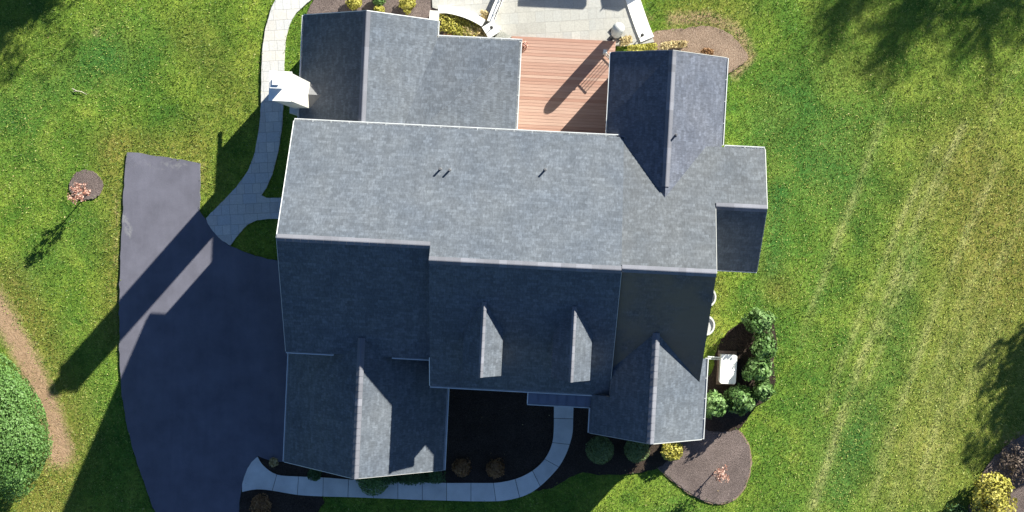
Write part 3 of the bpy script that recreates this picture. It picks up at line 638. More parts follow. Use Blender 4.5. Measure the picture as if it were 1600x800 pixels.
wallB = gable_body(uAB + .04, uR - .05, vFB + o_, vE - o_ - .002, fB(0, vFB + o_) - dz, zB - dz, vB, 'u', ze2=zrear(0, vE - o_) - dz)
wallC = gable_body(uR - .04, uCR - .3, -6.6, vEe - o_, fC(0, -6.6) - dz, zCr - dz, vC, 'u', ze2=zC2(0, vEe - o_) - dz)
wallE = gable_body(uCR - .4, uER - .3, vEf + o_, vEe - o_ - .003, zEr + .65 * (vEf + o_ - vEr) - dz, zEr - dz, vEr, 'u', ze2=zC2(0, vEe - o_) - dz)
wallW = gable_body(uWw + o_, uWe - o_, vE - .5, vWn - .3, zWf(uWw + o_, 0) - dz, zWr - dz, uW, 'v', ze2=zWf(uWe - o_, 0) - dz)
wallR = gable_body(uRw + o_, uRe - o_, vE - .5, vRn - .3, zRat(uRw + o_) - dz, zRr - dz, uRr, 'v')
wallG = gable_body(uG1w + o_, uG1e - o_, vG1 + .3, vFA + .5, zG1 - pG1 * (uG1 - uG1w - o_) - dz, zG1 - dz, uG1, 'v')
wall2 = gable_body(uG2w + o_, uG2e - o_, vG2 + .3, -8.2, zG2w(uG2w + o_, 0) - dz, zG2 - dz, uG2, 'v')
wall3 = gable_body(uR + .03, uG2e - o_ - .002, -8.21, -6.3, zG2w(uR + .03, 0) - dz, zG2 - dz - .002, uG2, 'v', ze2=zG2w(uG2e - o_, 0) - dz)
# covered porch: posts and beam
for u, v in ((uPe - .45, vPn - .45), (uPe - .45, vE + .6), (-3.2, vPn - .45)):
    m = MB(); m.box(u, u + .2, v, v + .2, 0, zP + .05); m.build('porch_post', M['trim'], house)
# windows and doors
def window(parent, cu, cv, z0, wd, hg, side, name='window'):
    m = MB(); g = MB(); t = .07
    def R(mb, a0, a1, z0_, z1_, d0, d1):
        if side in ('n', 's'): sg = 1 if side == 'n' else -1; y0, y1 = sorted((cv + sg * d0, cv + sg * d1)); mb.box(cu + a0, cu + a1, y0, y1, z0_, z1_)
        else: sg = 1 if side == 'e' else -1; x0, x1 = sorted((cu + sg * d0, cu + sg * d1)); mb.box(x0, x1, cv + a0, cv + a1, z0_, z1_)
    h = wd / 2
    R(m, -h - t, -h, z0 - t, z0 + hg + t, -.02, .05); R(m, h, h + t, z0 - t, z0 + hg + t, -.02, .05); R(m, -h + .001, h - .001, z0 + hg, z0 + hg + t, -.02, .048); R(m, -h + .001, h - .001, z0 - t, z0, -.02, .06)
    R(m, -h + .001, h - .001, z0 + hg / 2 - .02, z0 + hg / 2 + .02, .0, .035); R(m, -.012, .012, z0 + .001, z0 + hg - .001, .0, .03)
    R(g, -h + .002, h - .002, z0 + .002, z0 + hg - .002, -.01, .012)
    o = m.build(name, M['trim'], parent); g.build('pane', M['glass'], o); return o
for vv in (-4.6, 0.9): window(house, uL + .30, vv, 3.6, 1.0, 1.4, 'w')
window(house, uL + .30, -.6, 1.0, 1.0, 1.4, 'w')
for uu in (-3.2, -.8, 1.6): window(house, uu, vFB + o_, 1.0, 1.0, 1.6, 's')
for vv in (-8.2, -10.2): 
    m = MB(); u0 = uG1w + o_ - .05; m.box(u0 - .03, u0 + .04, vv - 1.35 + 1.0 - 1.0, vv + 1.25 - 1.0 + .6, 0, 2.2)
    for k in range(4): m.box(u0 - .05, u0 - .031, vv - 1.25, vv + .75, .1 + k * .53, .55 + k * .53)
    m.build('garage_door', M['door'], house)
for uu in (-8.6, -5.6): window(house, uu, vG1 + .3, 1.0, 1.1, 1.3, 's')
window(house, uG1, vG1 + .3, 3.6, .8, .9, 's')
for uu in (3.9, 6.0): window(house, uu, vG2 + .3, 1.0, 1.0, 1.5, 's'); window(house, uu, vG2 + .3, 3.7, 1.0, 1.2, 's')
for vv in (-5.2, -3.6): window(house, uCR - .3, vv, 1.2, 1.0, 1.3, 'e'); window(house, uCR - .3, vv, 4.0, .9, 1.2, 'e')
for vv in (-1.2, 1.0): window(house, uER - .3, vv, 1.2, 1.0, 1.4, 'e')
for uu in (4.0, 6.0): window(house, uu, vRn - .3, 1.1, 1.1, 1.5, 'n'); window(house, uu, vRn - .3, 3.9, 1.0, 1.3, 'n')
for uu in (-9.0, -6.2): window(house, uu, vWn - .3, 1.0, 1.2, 1.5, 'n')
for uu in (-.3, 1.6): window(house, uu, vE - o_, .45, 1.4, 2.0, 'n')
for vv in (3.9, 5.2): window(house, uRw + o_, vv, 1.1, .9, 1.4, 'w')
m = MB(); m.box(.75, 1.75, vFB + o_ - .06, vFB + o_ + .02, .16, 2.3); m.build('front_door', M['padwood'], house)
m = MB(); m.box(uL + .24, uL + .31, -.35 + .9, .55 + .9, .1, 2.2); m.build('side_door', M['door'], house)
# dormers
for du in (-2.07, 1.57):
    rz, ez, hw_, vf = 7.86, 7.00, .80, -7.30
    vm = vB - (zB - rz) / pfB; ve = vB - (zB - ez) / pfB
    m = MB(); prof = [(-.66, 4.9), (.66, 4.9), (.66, ez + .14 - .06), (0, rz - .10), (-.66, ez + .14 - .06)]
    A = [(du + x, vf + .16, z) for x, z in prof]; B = [(du + x, vm, max(z, 4.9)) for x, z in prof]
    m.face(A[::-1])
    for i in range(5): j = (i + 1) % 5; m.face([A[i], A[j], B[j], B[i]])
    d = m.build('dormer', M['siding'], house)
    m = MB()
    for s in (-1, 1):
        poly = [(du, vf), (du, vm), (du + s * hw_, ve), (du + s * hw_, vf)]; sl = (rz - ez) / hw_
        m.slab(poly, (lambda s, sl: lambda u, v: rz - sl * abs(u - du))(s, sl), .07, 0, 1, (lambda s: lambda u, v: (v, s * u * 1.4))(s))
    m.build('dormer_roof', [M['shingle'], M['trim']], d)
    c_ = du; ridge_caps(d, vm - .03, vf, rz, 'v', sl, sl, .10)
    window(d, du, vf + .16, 5.95, .75, .75, 's')
# chimney with shoulder, cap and flue box, and its cricket
cu0, cu1, cv0, cv1, cz = -10.97, -10.17, 3.40, 4.50, 8.35
m = MB(); m.box(cu0, cu1, cv0, cv1, -.1, cz); m.box(cu0 - .25, cu1 + .0, cv0 - .2, cv1 + .2, -.1, 2.6)
chim = m.build('chimney', M['stucco'], house)
m = MB(); m.box(cu0 - .04, cu1 + .04, cv0 - .04, cv1 + .04, cz + .002, cz + .10); m.build('chimney_cap', M['stone'], chim)
m = MB(); m.box(-10.86, -10.46, 3.86, 4.26, cz + .10, cz + .50); m.box(-10.90, -10.42, 3.82, 4.30, cz + .50, cz + .54); m.box(-10.80, -10.55, 3.95, 4.18, cz + .541, cz + .60); m.build('flue', M['trim'], chim)
m = MB(); rz = zWf(-9.62, 0) + .0; vc = 3.96
def wf(u): return zWf(u, 0)
P0 = (cu1 - .02, vc, rz); P1 = (-9.62, vc, rz)
uN = cu1 - .02; N0 = (uN, cv1 + .06, wf(uN) + .005); S0 = (uN, cv0 - .06, wf(uN) + .005)
m.face([P0, N0, P1]); m.face([P0, P1, S0]); m.face([P0, S0, N0]); m.build('cricket', M['flashing_grey'], chim)
# vent pipes
for i, (x, y, pl) in enumerate(((687.5, 264, main), (702, 265.5, main), (852, 265, main), (1057, 210.5, rw))):
    u, v = Hs(x, y, 7.2); z = zrear(u, v) if pl is main else zRat(u)
    u, v = Hs(x, y, z + .3); z = zrear(u, v) if pl is main else zRat(u)
    m = MB(); m.tube([(u, v, z - .1), (u, v, z + .38)], .042, 0, 12); m.lathe([(.07, -.12), (.07, .0), (.045, .05)], (u, v, z + .01), 0, 14); m.build('vent_pipe', M['pipe'], pl, weld=False)

# ------------------------------------------------------------------ deck
dk = empty('deck', (*h2w(.7, 5.1), 0), -TH, 'reddish brown board deck between the two rear wings', 'deck')
D0 = np.array((.7, 5.1)); m = MB(); du0, du1, dv0, dv1, dzz = -1.72, 3.0, 2.36, 7.28, .30
y = dv0
while y < dv1 - .16:
    m.box(du0 - D0[0], du1 - D0[0], y - D0[1], y + .131 - D0[1], dzz - .03, dzz, 0, random.random()); y += .141
m.box(du0 - D0[0], du1 - D0[0], y - D0[1], y + .14 - D0[1], dzz - .03, dzz + .001, 0, .1)
m.build('deck_boards', M['deck'], dk)
m = MB(); m.box(du0 - D0[0], du1 - D0[0], dv1 - D0[1] - .012, dv1 + .02 - D0[1], -.05, dzz - .04); m.box(du0 - D0[0] + .01, du1 - D0[0] - .01, dv0 - D0[1], dv1 - .02 - D0[1], .02, dzz - .10); m.build('deck_frame', M['wood_dark'], dk)
# short guard rail at the corner by the right wing
rx0, ry0 = np.array(Hs(944, 84, .3)) - D0; rx1, ry1 = np.array(Hs(958, 99, .3)) - D0
rail = MB(); rail.tube([(rx0, ry0, dzz + .9), (rx1, ry1, dzz + .9)], .03, 0, 6); ro = rail.build('top_rail', M['black'], dk)
rail = MB(); rail.tube([(rx0, ry0, dzz + .1), (rx1, ry1, dzz + .1)], .025, 0, 6); rail.build('bottom_rail', M['black'], dk)
for k in range(5):
    t = (k + .5) / 5; x, y = rx0 + (rx1 - rx0) * t, ry0 + (ry1 - ry0) * t; m = MB(); m.tube([(x, y, dzz + .1), (x, y, dzz + .9)], .018, 0, 5); m.build('baluster', M['black'], ro)
m = MB(); m.box(rx0 - .06, rx0 + .06, ry0 - .06, ry0 + .06, dzz, dzz + 1.0); m.box(rx0 - .08, rx0 + .08, ry0 - .08, ry0 + .08, dzz + 1.0, dzz + 1.04); m.build('post', M['trim'], dk)

# ------------------------------------------------------------------ patio walls and lamps
def wall_strip(m, pts, wd, z0, z1, mi=0, over=0):
    pts = [np.array(p) for p in pts]; L = []; R = []
    for i, p in enumerate(pts):
        d = pts[min(i + 1, len(pts) - 1)] - pts[max(i - 1, 0)]; d = d / np.linalg.norm(d); n = np.array((-d[1], d[0])) * (wd / 2 + over); L.append(tuple(p + n)); R.append(tuple(p - n))
    m.prism(L + R[::-1], z0, z1, mi)
def garden_wall(name, pts, wd, hgt, label, cat='wall'):
    P = PX(catmull(pts, 5)); c = P[len(P) // 2]; P = [(x - c[0], y - c[1]) for x, y in P]
    e = empty(name, (c[0], c[1], 0), 0, label, cat)
    m = MB(); wall_strip(m, P, wd, 0, hgt - .06); m.build('wall_body', M['stone'], e)
    m = MB(); wall_strip(m, P, wd, hgt - .058, hgt, 0, .03); m.build('coping', M['stone'], e); return e
garden_wall('seat_wall', [(686, 17), (700, 17), (722, 22), (742, 30), (756, 38)], .28, .50, 'low curved white seat wall bordering the planting bed by the porch roof')
garden_wall('seat_wall', [(767, 36), (773, 20), (780, 4), (788, -14), (800, -40)], .26, .50, 'straight white seat wall running up from the lamp pillar')
garden_wall('seat_wall', [(1011, 62), (1003, 42), (994, 16), (984, -14), (975, -40)], .58, .16, 'broad white stone wall along the right side of the patio')
def pillar(px, py, s, h, rot, label):
    x, y = W(px, py, h); e = empty('pillar', (x, y, 0), rot, label, 'pillar', None)
    m = MB(); m.box(-s / 2, s / 2, -s / 2, s / 2, 0, h - .07); m.build('shaft', M['stone'], e); m = MB(); m.box(-s / 2 - .04, s / 2 + .04, -s / 2 - .04, s / 2 + .04, h - .068, h); m.build('cap', M['stone'], e); return x, y, h
pillar(678.5, 24, .34, .65, -TH, 'white square stone pillar at the corner of the porch roof')
pa = pillar(767, 46, .50, .70, .55, 'white square pillar carrying a dark globe lamp')
def lamp(x, y, z, label, h=.2, r=.075):
    e = empty('lamp', (x, y, z), 0, label, 'lamp', 'globe lamps on the patio walls')
    m = MB(); m.tube([(0, 0, 0), (0, 0, h)], .022, 0, 8); m.lathe([(.06, 0), (.05, .02)], (0, 0, 0)); m.build('stem', M['black'], e)
    m = MB(); m.lathe([(.02, h - .0), (r * .75, h + r * .4), (r, h + r), (r * .8, h + r * 1.6), (r * .35, h + r * 1.95)], (0, 0, 0), 0, 14); m.build('globe', M['black'], e, smooth=True, weld=True)
lx, ly = W(768, 43, .9); lamp(lx, ly, .70, 'dark globe lamp on the pillar left of the deck')
lx, ly = W(1003.5, 55, .3); lamp(lx, ly, .16, 'dark globe lamp on the broad wall right of the deck')
# thin dark hand rail beside the straight seat wall
P = PX([(773, 33), (779, 18), (787, -2), (797, -26)]); c = P[0]; e = empty('handrail', (c[0], c[1], 0), 0, 'thin black metal handrail beside the straight seat wall', 'railing')
m = MB(); m.tube([(x - c[0], y - c[1], .72) for x, y in P], .022, 0, 6); m.build('rail', M['black'], e)
for x, y in P: m = MB(); m.tube([(x - c[0], y - c[1], .0), (x - c[0], y - c[1], .72)], .016, 0, 6); m.build('post', M['black'], e)
# closed garden umbrella with a grey cover
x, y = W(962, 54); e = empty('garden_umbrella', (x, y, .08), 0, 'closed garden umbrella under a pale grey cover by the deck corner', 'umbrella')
m = MB(); m.lathe([(.20, .35), (.245, .6), (.26, 1.0), (.27, 1.7), (.265, 2.25), (.235, 2.42), (.15, 2.52), (.03, 2.56)], n=20); m.build('cover', M['fabric'], e, smooth=True, weld=True)
m = MB(); m.tube([(0, 0, 0), (0, 0, .6)], .03, 0, 8); m.build('pole', M['black'], e)
m = MB(); m.box(-.34, .34, -.11, .11, 0, .07, rot=.7); m.box(-.11, .11, -.34, -.112, 0, .07, rot=.7); m.box(-.11, .11, .112, .34, 0, .07, rot=.7); m.build('base', M['black'], e)  # black slabs take the place of a cross-shaped shadow on the paving
# unseen canopies added beyond the top edge to throw shade on the patio
def added_canopy(px, py, r, z, rot, label, sides=4):
    x, y = W(px, py); x += z / TE * math.sin(SAZ); y += z / TE * math.cos(SAZ); e = empty('patio_shade_canopy', (x, y, .08), rot, label, 'umbrella', 'canopies added to shade the patio')
    m = MB(); ring = [(r * math.cos(2 * math.pi * k / sides), r * math.sin(2 * math.pi * k / sides)) for k in range(sides)]
    for k in range(sides):
        a, b = ring[k], ring[(k + 1) % sides]; m.face([(a[0], a[1], z), (b[0], b[1], z), (0, 0, z + .55)]); m.face([(a[0], a[1], z - .12), (b[0], b[1], z - .12), (b[0], b[1], z), (a[0], a[1], z)])
    m.build('canopy', M['fabric_tan'], e); m = MB(); m.tube([(0, 0, 0), (0, 0, z + .6)], .03, 0, 8); m.build('pole', M['trim'], e); m = MB(); m.lathe([(.3, 0), (.3, .06), (.06, .1)]); m.build('base', M['black'], e)
added_canopy(862, -38, 2.1, 2.3, math.radians(45 - 3), 'large square tan canopy added out of view to shade the patio')
added_canopy(966, -14, .95, 2.1, math.radians(30), 'small six sided tan canopy added out of view to shade the patio', 6)

# ------------------------------------------------------------------ equipment by the right wall
cx, cy = W(1136, 575, .3); e = empty('generator', (cx, cy, 0), -TH, 'white topped utility cabinet on a brown pad beside the round shrubs', 'generator')
m = MB(); m.box(-.42, .42, -.80, .76, -.02, .12); m.build('pad', M['padwood'], e)
m = MB(); m.box(-.34, .34, -.62, .62, .12, .72); m.build('cabinet', M['cabinet_side'], e)
m = MB()
pl = chaikin([(-.36, -.64), (.36, -.64), (.36, .64), (-.36, .64)], 0); pl = [(-.30, -.66), (.30, -.66), (.36, -.6), (.36, .6), (.30, .66), (-.30, .66), (-.36, .6), (-.36, -.6)]
m.prism(pl, .722, .80); m.build('lid', M['cabinet'], e)
m = MB(); m.tube([(-.9, .46, .30), (-.5, .46, .30), (-.34, .46, .30)], .035, 0, 8); m.build('conduit', M['trim'], e)
m = MB(); m.tube([(-.9, .36, .16), (-.34, .36, .16)], .025, 0, 8); m.build('conduit', M['trim'], e)
for (px, py, lb) in ((1103, 508, 'round white rimmed window well nearer the utility cabinet'), (1105, 464, 'white rimmed window well nearer the rear extension')):
    x, y = W(px, py); e = empty('window_well', (x, y, 0), -TH, lb, 'window well', 'window wells along the right wall')
    m = MB(); R1, R0 = .40, .33; n = 14
    arc = [(math.cos(t), math.sin(t)) for t in np.linspace(-math.pi / 2, math.pi / 2, n)]
    m.prism([(R1 * a, R1 * 1.15 * b) for a, b in arc] + [(R0 * a, R0 * 1.1 * b) for a, b in arc[::-1]], -.1, .16); m.build('rim', M['fabric'], e)
    m = MB(); m.prism([(R0 * .98 * a, R0 * 1.08 * b) for a, b in arc], -.1, .08); m.build('cover', M['cabinet_side'], e)

# ------------------------------------------------------------------ plants
def leaf_mesh(name, P, N, size, mat, parent, tone=None, aspect=.55, flat=.5):
    """one quad leaf at every point P, facing roughly N"""
    n = len(P); r = rng.normal(size=(n, 3)); nn = N + flat * r; nn /= np.linalg.norm(nn, axis=1)[:, None] + 1e-9
    t = np.cross(nn, rng.normal(size=(n, 3))); t /= np.linalg.norm(t, axis=1)[:, None] + 1e-9; b = np.cross(nn, t)
    s = size * rng.uniform(.6, 1.3, (n, 1)); L = t * s; Wd = b * s * aspect
    V = np.stack([P - L, P + Wd, P + L, P - Wd], 1).reshape(-1, 3)
    me = bpy.data.meshes.new(name); me.vertices.add(4 * n); me.vertices.foreach_set('co', V.astype(np.float32).ravel())
    me.loops.add(4 * n); me.loops.foreach_set('vertex_index', np.arange(4 * n, dtype=np.int32)); me.polygons.add(n)
    me.polygons.foreach_set('loop_start', np.arange(0, 4 * n, 4, dtype=np.int32)); me.update(calc_edges=True); me.validate()
    if tone is None: tone = rng.uniform(0, 1, n)
    a = me.attributes.new('tone', 'FLOAT', 'POINT'); a.data.foreach_set('value', np.repeat(np.clip(tone, 0, 1), 4).astype(np.float32))
    me.materials.append(mat); return link(bpy.data.objects.new(name, me), parent)
def crown(rad, n, size, lump=.12, clumps=40, shell=.45, flat=.6):
    """points of an uneven crown: clumps scattered through an ellipsoid's outer volume"""
    rad = np.array(rad, float)
    C = rng.normal(size=(clumps, 3)); C /= np.linalg.norm(C, axis=1)[:, None]; cr = 1 + rng.normal(0, lump, clumps); ct = rng.uniform(0, 1, clumps)
    d = rng.normal(size=(n, 3)); d /= np.linalg.norm(d, axis=1)[:, None]
    k = np.argmax(d @ C.T, axis=1); near = np.max(d @ C.T, axis=1)
    edge = np.clip((1 - near) * 6, 0, .35)
    r = (cr[k] - edge * lump * 3) * (1 - shell * rng.uniform(0, 1, n) ** 2.2)
    P = d * r[:, None] * rad; N = d / rad; N /= np.linalg.norm(N, axis=1)[:, None]
    tone = .25 + .35 * ct[k] + rng.uniform(0, .45, n)
    return P, N, tone
def shrub(px, py, r, hgt, mat, label, n=1500, leaf=.045, name='shrub', group=None, lump=.10, zc=None, cat='shrub', clumps=45):
    zt = hgt * .6; x, y = W(px, py, zt)
    e = empty(name, (x, y, .03), 0, label, cat, group)
    n = int(n * 1.9); P, N, t = crown((r, r, hgt * .5), n, leaf, lump, clumps, .75); P[:, 2] += hgt * .52
    leaf_mesh('foliage', P, N, leaf, M[mat], e, t)
    m = MB()
    for k in range(5):
        a = k * 1.26 + .3; m.tube([(.03 * math.cos(a), .03 * math.sin(a), 0), (r * .45 * math.cos(a), r * .45 * math.sin(a), hgt * .55)], [.018, .008], 0, 5)
    m.build('stems', M['bark'], e); return e
g1 = 'round glossy shrubs beside the utility cabinet'
shrub(1187, 501, .64, 1.75, 'leaf_green', 'dark green glossy shrub at the top end of the row right of the utility cabinet', 1000, .10, group=g1, lump=.16)
shrub(1194, 543, .58, 1.75, 'leaf_green', 'glossy green shrub second from the top of the row right of the utility cabinet', 900, .10, group=g1, lump=.16)
shrub(1186, 576, .60, 1.75, 'leaf_green', 'glossy green shrub third down, level with the foot of the utility cabinet', 900, .10, group=g1, lump=.16)
shrub(1193, 610, .50, 1.4, 'leaf_green', 'smaller glossy shrub at the lawn edge right of the big round one', 700, .095, group=g1, lump=.16)
shrub(1157, 625, .67, 1.75, 'leaf_green', 'largest round glossy shrub below the utility cabinet', 1200, .10, group=g1, lump=.16)
shrub(1117, 632, .60, 1.75, 'leaf_green', 'round pale flecked shrub against the front gable gutter', 1000, .10, group=g1, lump=.16)
shrub(1049, 705, .52, .8, 'leaf_yellow', 'sunlit yellow green shrub under the front gable peak', 1500, .055)
g2_ = 'clipped round shrubs in the house shadow'
shrub(938, 703, .66, .95, 'leaf_box', 'clipped round dark shrub left of two by the front gable, in shadow', 2600, .04, group=g2_, lump=.03)
shrub(995, 703, .60, .9, 'leaf_box', 'clipped round dark shrub under the front gable roof edge, right of two in shadow', 2400, .04, group=g2_, lump=.03)
shrub(583, 748, .78, .9, 'leaf_green', 'rounded green shrub overlapping the walk below the garage gable', 2600, .045, lump=.04)
g3 = 'brown shrubs in the front court'
shrub(720, 731, .44, .65, 'leaf_brown', 'russet shrub in the shaded court nearer the garage', 900, .05, group=g3)
shrub(774, 732, .45, .65, 'leaf_brown', 'russet shrub in the shaded court further from the garage', 1000, .05, group=g3)
shrub(407, 789, .50, .6, 'leaf_brown', 'brown shrub below the flared left end of the front walk', 1100, .045)
shrub(428, 722, .22, .4, 'leaf_straw', 'tiny straw coloured tuft by the driveway corner of the garage', 260, .05)
shrub(492, 741, .34, .5, 'leaf_dark', 'low dark shrub at the garage wall left of the gable peak', 700, .05)
g4 = 'shrubs in the rear mulch bed'
shrub(553, 3, .36, .6, 'leaf_yellow', 'yellow green shrub behind the left wing peak', 800, .055, group=g4)
shrub(592, -2, .32, .55, 'leaf_green', 'darker shrub cut by the top edge in the rear bed', 700, .055, group=g4)
shrub(592, 17, .26, .45, 'leaf_yellow', 'small pale shrub against the left wing roof edge', 500, .05, group=g4)
shrub(636, 6, .38, .65, 'leaf_yellow', 'rounded yellow shrub in the rear bed nearest the patio', 900, .055, group=g4)
# boxy hedge below the garage gable's right half
def box_plants(name, pts, wd, hgt, mat, label, n, leaf, cat):
    P_ = PX(pts); c = P_[0]; e = empty(name, (c[0], c[1], .03), 0, label, cat)
    P_ = [np.array(p) - np.array(c) for p in P_]; P = []; 
    seg = rng.integers(0, len(P_) - 1, n); t = rng.uniform(0, 1, n); P_ = np.array(P_); B = P_[seg] + (P_[seg + 1] - P_[seg]) * t[:, None]
    hn = .8 + .35 * np.sin(B[:, 0] * 5 + 1) * np.cos(B[:, 1] * 4)
    off = rng.uniform(-1, 1, (n, 2)) * wd / 2; P = np.column_stack([B + off, hgt * hn * (1 - .6 * rng.uniform(0, 1, n) ** 2.5)])
    N = np.column_stack([off / wd, np.ones(n)]); leaf_mesh('foliage', P, N, leaf, M[mat], e, .2 + .8 * rng.uniform(0, 1, n) * (.5 + .5 * hn))
    m = MB()
    m.tube([(q[0], q[1], .02) for q in P_], .015, 0, 5)
    for q in P_: m.tube([(q[0], q[1], 0), (q[0], q[1], hgt * .6)], [.02, .01], 0, 5)
    m.build('stems', M['bark'], e); return e
box_plants('hedge', [(600, 743), (640, 745), (690, 742)], .5, .7, 'leaf_dark', 'low dark hedge along the garage front right of the round shrub', 2600, .045, 'hedge')
box_plants('flower_bed_plants', [(692, 35), (715, 42), (738, 52)], .75, .35, 'leaf_yellow', 'yellow green perennials behind the curved seat wall', 1300, .055, 'plants')
box_plants('dried_plants', [(730, 50), (748, 53), (760, 55)], .5, .25, 'leaf_straw', 'straw and orange dried plants at the foot of the lamp pillar', 700, .055, 'plants')
box_plants('creeping_plants', [(690, 58), (712, 57), (740, 58)], .2, .2, 'leaf_brown', 'reddish brown creeping plants along the porch gutter', 450, .045, 'plants')
box_plants('seed_plants', [(756, 22), (762, 29)], .3, .3, 'leaf_straw', 'small pale grass clump left of the straight seat wall', 320, .05, 'plants')
box_plants('planter_plants', [(972, 68), (982, 62)], .32, .35, 'leaf_straw', 'pale spiky plants in the corner between umbrella and broad wall', 420, .06, 'plants')
box_plants('ground_cover', [(984, 76), (1005, 75), (1022, 73)], .3, .2, 'leaf_yellow', 'bright yellow green ground cover along the right wing roof edge', 900, .05, 'plants')
box_plants('foundation_plants', [(1034, 74), (1050, 70), (1070, 70)], .3, .4, 'leaf_straw', 'mixed pale plants in the side bed above the right wing', 700, .055, 'plants')
box_plants('withered_plants', [(1098, 80), (1112, 83)], .25, .3, 'leaf_brown', 'withered brown plants at the right wing corner', 260, .05, 'plants')
shrub(816, 72, .24, .55, 'leaf_red', 'small reddish plant tucked beside the porch gutter on the deck', 260, .055, name='potted_plant', cat='plant')
# saplings
def sapling(px, py, hgt, lean, label, mat, n, spread):
    x, y = W(px, py); e = empty('sapling', (x, y, .03), 0, label, 'young tree')
    top = Vector((lean[0], lean[1], hgt)); m = MB(); m.tube([(0, 0, 0), tuple(top * .5), tuple(top)], [.03, .022, .006], 0, 6); m.build('trunk', M['bark_pale'], e)
    m = MB(); P = []
    for k in range(16):
        t = random.uniform(.3, .95); b = top * t; a = random.uniform(0, 6.28); L = spread * (1.15 - t * .7); tip = b + Vector((math.cos(a) * L, math.sin(a) * L, L * 1.0))
        m.tube([tuple(b), tuple(b.lerp(tip, .5) + Vector((0, 0, -.03))), tuple(tip)], [.012, .008, .003], 0, 4)
        for j in range(n // 16): P.append(b.lerp(tip, random.uniform(.3, 1.05)) + Vector(rng.normal(0, .05, 3)))
    m.build('branches', M['bark_pale'], e)
    P = np.array([tuple(p) for p in P]); leaf_mesh('foliage', P, np.tile((0, 0, 1.), (len(P), 1)), .045, M[mat], e, flat=1.2)
sapling(141, 298, 2.1, (-.10, -.22), 'leaning reddish sapling in the mulch ring on the left lawn', 'leaf_red', 900, .52)
sapling(1119, 734, 1.5, (.12, .12), 'thin reddish sapling in the corner mulch bed', 'leaf_red', 420, .50)
# trees and hedge plants at the frame's sides
def tree(name, x, y, hgt, rad, zc, mat, label, n, leaf, cat='tree', group=None, clumps=60, lump=.2, shell=.7, rz=0):
    e = empty(name, (x, y, -.02), rz, label, cat, group)
    m = MB(); top = zc + rad[2] * .5; m.tube([(0, 0, 0), (.1, .05, zc * .5), (.0, .1, top)], [max(.06, hgt * .028), hgt * .02, hgt * .006], 0, 8)
    for k in range(11):
        a = k * 2.4; z0 = max(.3, zc - rad[2] * .8) + (rad[2] * 1.1) * k / 11; L = .75; m.tube([(0, 0, z0), (rad[0] * L * .5 * math.cos(a), rad[1] * L * .5 * math.sin(a), z0 + rad[2] * .12), (rad[0] * L * math.cos(a), rad[1] * L * math.sin(a), z0 + rad[2] * .35)], [hgt * .009, hgt * .006, hgt * .002], 0, 5)
    m.build('trunk', M['bark'], e)
    P, N, t = crown(rad, n, leaf, lump, clumps, shell); P[:, 2] += zc
    leaf_mesh('crown', P, N, leaf, M[mat], e, t)
x, y = W(-25, 658, 2.2); tree('round_tree', x, y, 4.6, (3.75, 2.6, 2.2), 2.3, 'leaf_tree', 'dense round green tree at the left edge beside the bare dirt strip', 60000, .055, clumps=260, lump=.045, shell=.35, rz=math.radians(-60))
x, y = W(1551, 776, .8); tree('golden_shrub', x, y, 1.3, (1.12, 1.05, .75), .75, 'leaf_yellow', 'bright yellow green shrub in the lower right corner', 2600, .085, 'shrub', clumps=40, lump=.16, shell=.5)
x, y = W(1588, 722, .6); tree('twiggy_shrub', x, y, 1.1, (.85, 1.1, .6), .55, 'leaf_twig', 'brown leafless looking shrub at the right edge above the yellow green one', 900, .06, 'shrub', clumps=30, lump=.2, shell=.8)
x, y = W(1496, 806, .5); tree('edge_shrub', x, y, .9, (.55, .6, .45), .42, 'leaf_dark', 'dark low shrub left of the yellow green one on the bottom edge', 900, .06, 'shrub', clumps=24, lump=.15, shell=.6)
def off(px, py, z):      # where something of height z stands whose shadow falls at (px, py)
    x, y = W(px, py); L = z / TE; return x + L * math.sin(SAZ), y + L * math.cos(SAZ)
def offtree(px, py, hgt, rad, zc, mat, label, n, leaf, **kw):
    x, y = off(px, py, zc); tree('shade_tree', x, y, hgt, rad, zc, mat, label, n, leaf, group='trees standing beyond the frame', **kw)
offtree(1672, 575, 9, (2.8, 3.0, 1.9), 6.0, 'leaf_dark', 'tall tree beyond the right edge of the lawn', 20000, .13, lump=.28)
offtree(1662, 655, 7, (2.5, 2.4, 1.4), 4.6, 'leaf_dark', 'shorter tree beyond the lower right edge', 14000, .13, lump=.28)
offtree(1418, 28, 15, (1.9, 2.1, 2.0), 12.5, 'leaf_tree', 'tall broad tree beyond the top edge, right part', 3600, .085, lump=.45)
offtree(1318, 14, 14, (1.1, 1.4, 1.5), 12.0, 'leaf_tree', 'narrow tall tree beyond the top edge', 1900, .08, lump=.4)
offtree(1560, 10, 16, (4.2, 3.6, 2.4), 12.5, 'leaf_tree', 'sparse tall tree beyond the upper right corner', 4800, .085, lump=.35)
offtree(5, -10, 12, (3.3, 2.9, 3.5), 8, 'leaf_dark', 'dense tall tree beyond the upper left corner', 20000, .10, lump=.25)

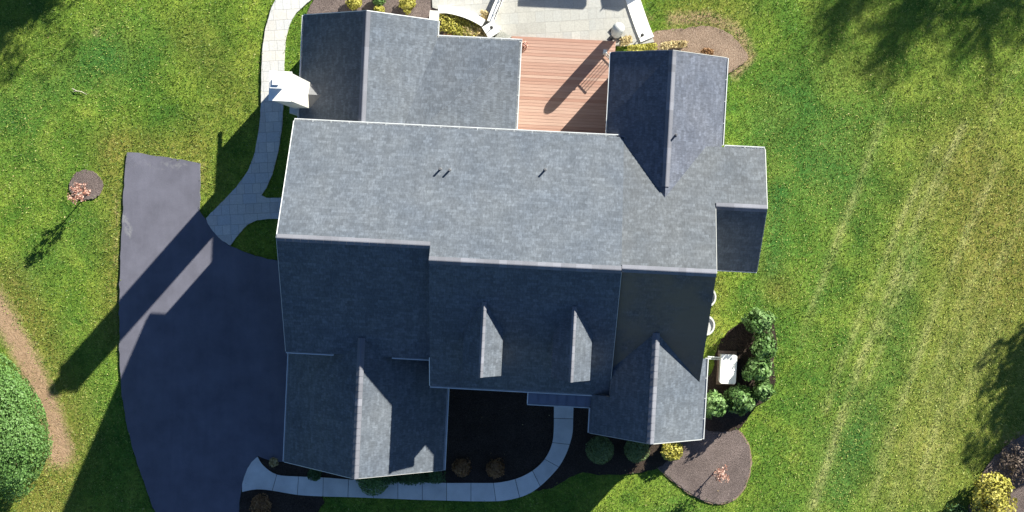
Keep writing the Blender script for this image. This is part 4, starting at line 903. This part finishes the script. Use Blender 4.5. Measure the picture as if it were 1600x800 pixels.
# ------------------------------------------------------------------ grass blades and litter
def grass():
    n = 330000
    x0, y0 = W(-20, 820); x1, y1 = W(1620, -20); X = rng.uniform(x0, x1, n); Y = rng.uniform(y0, y1, n)
    keep = np.ones(n, bool)
    JX, JY = X + rng.normal(0, .022, n), Y + rng.normal(0, .022, n)
    for p in [drive_w, path_w, patio_w, walk_w, house_foot]: keep &= ~inpoly(JX, JY, p)
    JX, JY = X + rng.normal(0, .05, n), Y + rng.normal(0, .05, n)
    for p in beds_w.values(): keep &= ~inpoly(JX, JY, p)
    d = segdist(X, Y, PX([(-30, 455), (5, 500), (45, 570), (85, 650), (100, 705)])); keep &= rng.uniform(0, 1, n) < np.clip((d - .15) / 1.0, .04, 1)
    X, Y = X[keep], Y[keep]; n = len(X)
    pt = np.sin(X * 1.1 + 2 * np.sin(Y * .5)) * np.sin(Y * .9 + 1.4 * np.sin(X * .6)) ; 
    cl = .5 + .5 * np.sin(X * 7 + 3 * np.sin(Y * 3.1)) * np.sin(Y * 6.1 + 2 * np.sin(X * 2.3)); h = rng.uniform(.045, .08, n) * (.75 + .5 * cl); a = rng.uniform(0, 6.28, n); wd = rng.uniform(.010, .026, n)
    ln = rng.normal(0, .04, (n, 2)); Z = lawn_z(X, Y) - .004; on = inpoly(X, Y, drive_w) | inpoly(X, Y, path_w) | inpoly(X, Y, walk_w); Z = np.where(on, .07, Z)
    for p in beds_w.values(): Z = np.where(inpoly(X, Y, p) & ~on, .045, Z)
    dx, dy = np.cos(a) * wd, np.sin(a) * wd
    V = np.stack([np.stack([X - dx, Y - dy, Z], 1), np.stack([X + dx, Y + dy, Z], 1), np.stack([X + ln[:, 0], Y + ln[:, 1], Z + h], 1)], 1).reshape(-1, 3)
    me = bpy.data.meshes.new('grass'); me.vertices.add(3 * n); me.vertices.foreach_set('co', V.astype(np.float32).ravel())
    me.loops.add(3 * n); me.loops.foreach_set('vertex_index', np.arange(3 * n, dtype=np.int32)); me.polygons.add(n); me.polygons.foreach_set('loop_start', np.arange(0, 3 * n, 3, dtype=np.int32)); me.update(calc_edges=True)
    dryk = .22 * np.clip((X - 10) / 8, 0, 1)
    tn = np.clip(.44 + .14 * pt + rng.normal(0, .24, n) + dryk, 0, 1); at = me.attributes.new('tone', 'FLOAT', 'POINT'); at.data.foreach_set('value', np.repeat(tn, 3).astype(np.float32))
    me.materials.append(M['blade']); tag(link(bpy.data.objects.new('grass', me)), 'short mown grass covering the lawn around the house', 'grass', kind='stuff')
grass()
def litter():
    n = 380; x0, y0 = W(0, 800); x1, y1 = W(1600, 0); X = rng.uniform(x0, x1, n); Y = rng.uniform(y0, y1, n); keep = ~inpoly(X, Y, house_foot) & ~inpoly(X, Y, drive_w); X, Y = X[keep], Y[keep]
    P = np.column_stack([X, Y, np.full(len(X), .075)]); N = np.tile((0, 0, 1.), (len(X), 1))
    o = leaf_mesh('leaf_litter', P, N, .035, M['leaf_straw'], None, flat=.4); tag(o, 'small pale fallen leaves scattered over the lawn and paving', 'leaves', kind='stuff')
litter()
x, y = W(124, 143); e = empty('fallen_branch', (x, y, .03), 0, 'small bare pale branch lying on the upper left lawn', 'branch')
m = MB(); m.tube([(-.32, .14, .02), (-.1, .02, .05), (.1, 0, .03), (.36, -.14, .02)], [.012, .018, .015, .006], 0, 6); m.tube([(-.1, .02, .05), (-.3, -.02, .03)], [.012, .004], 0, 5); m.build('twig', M['bark_pale'], e)
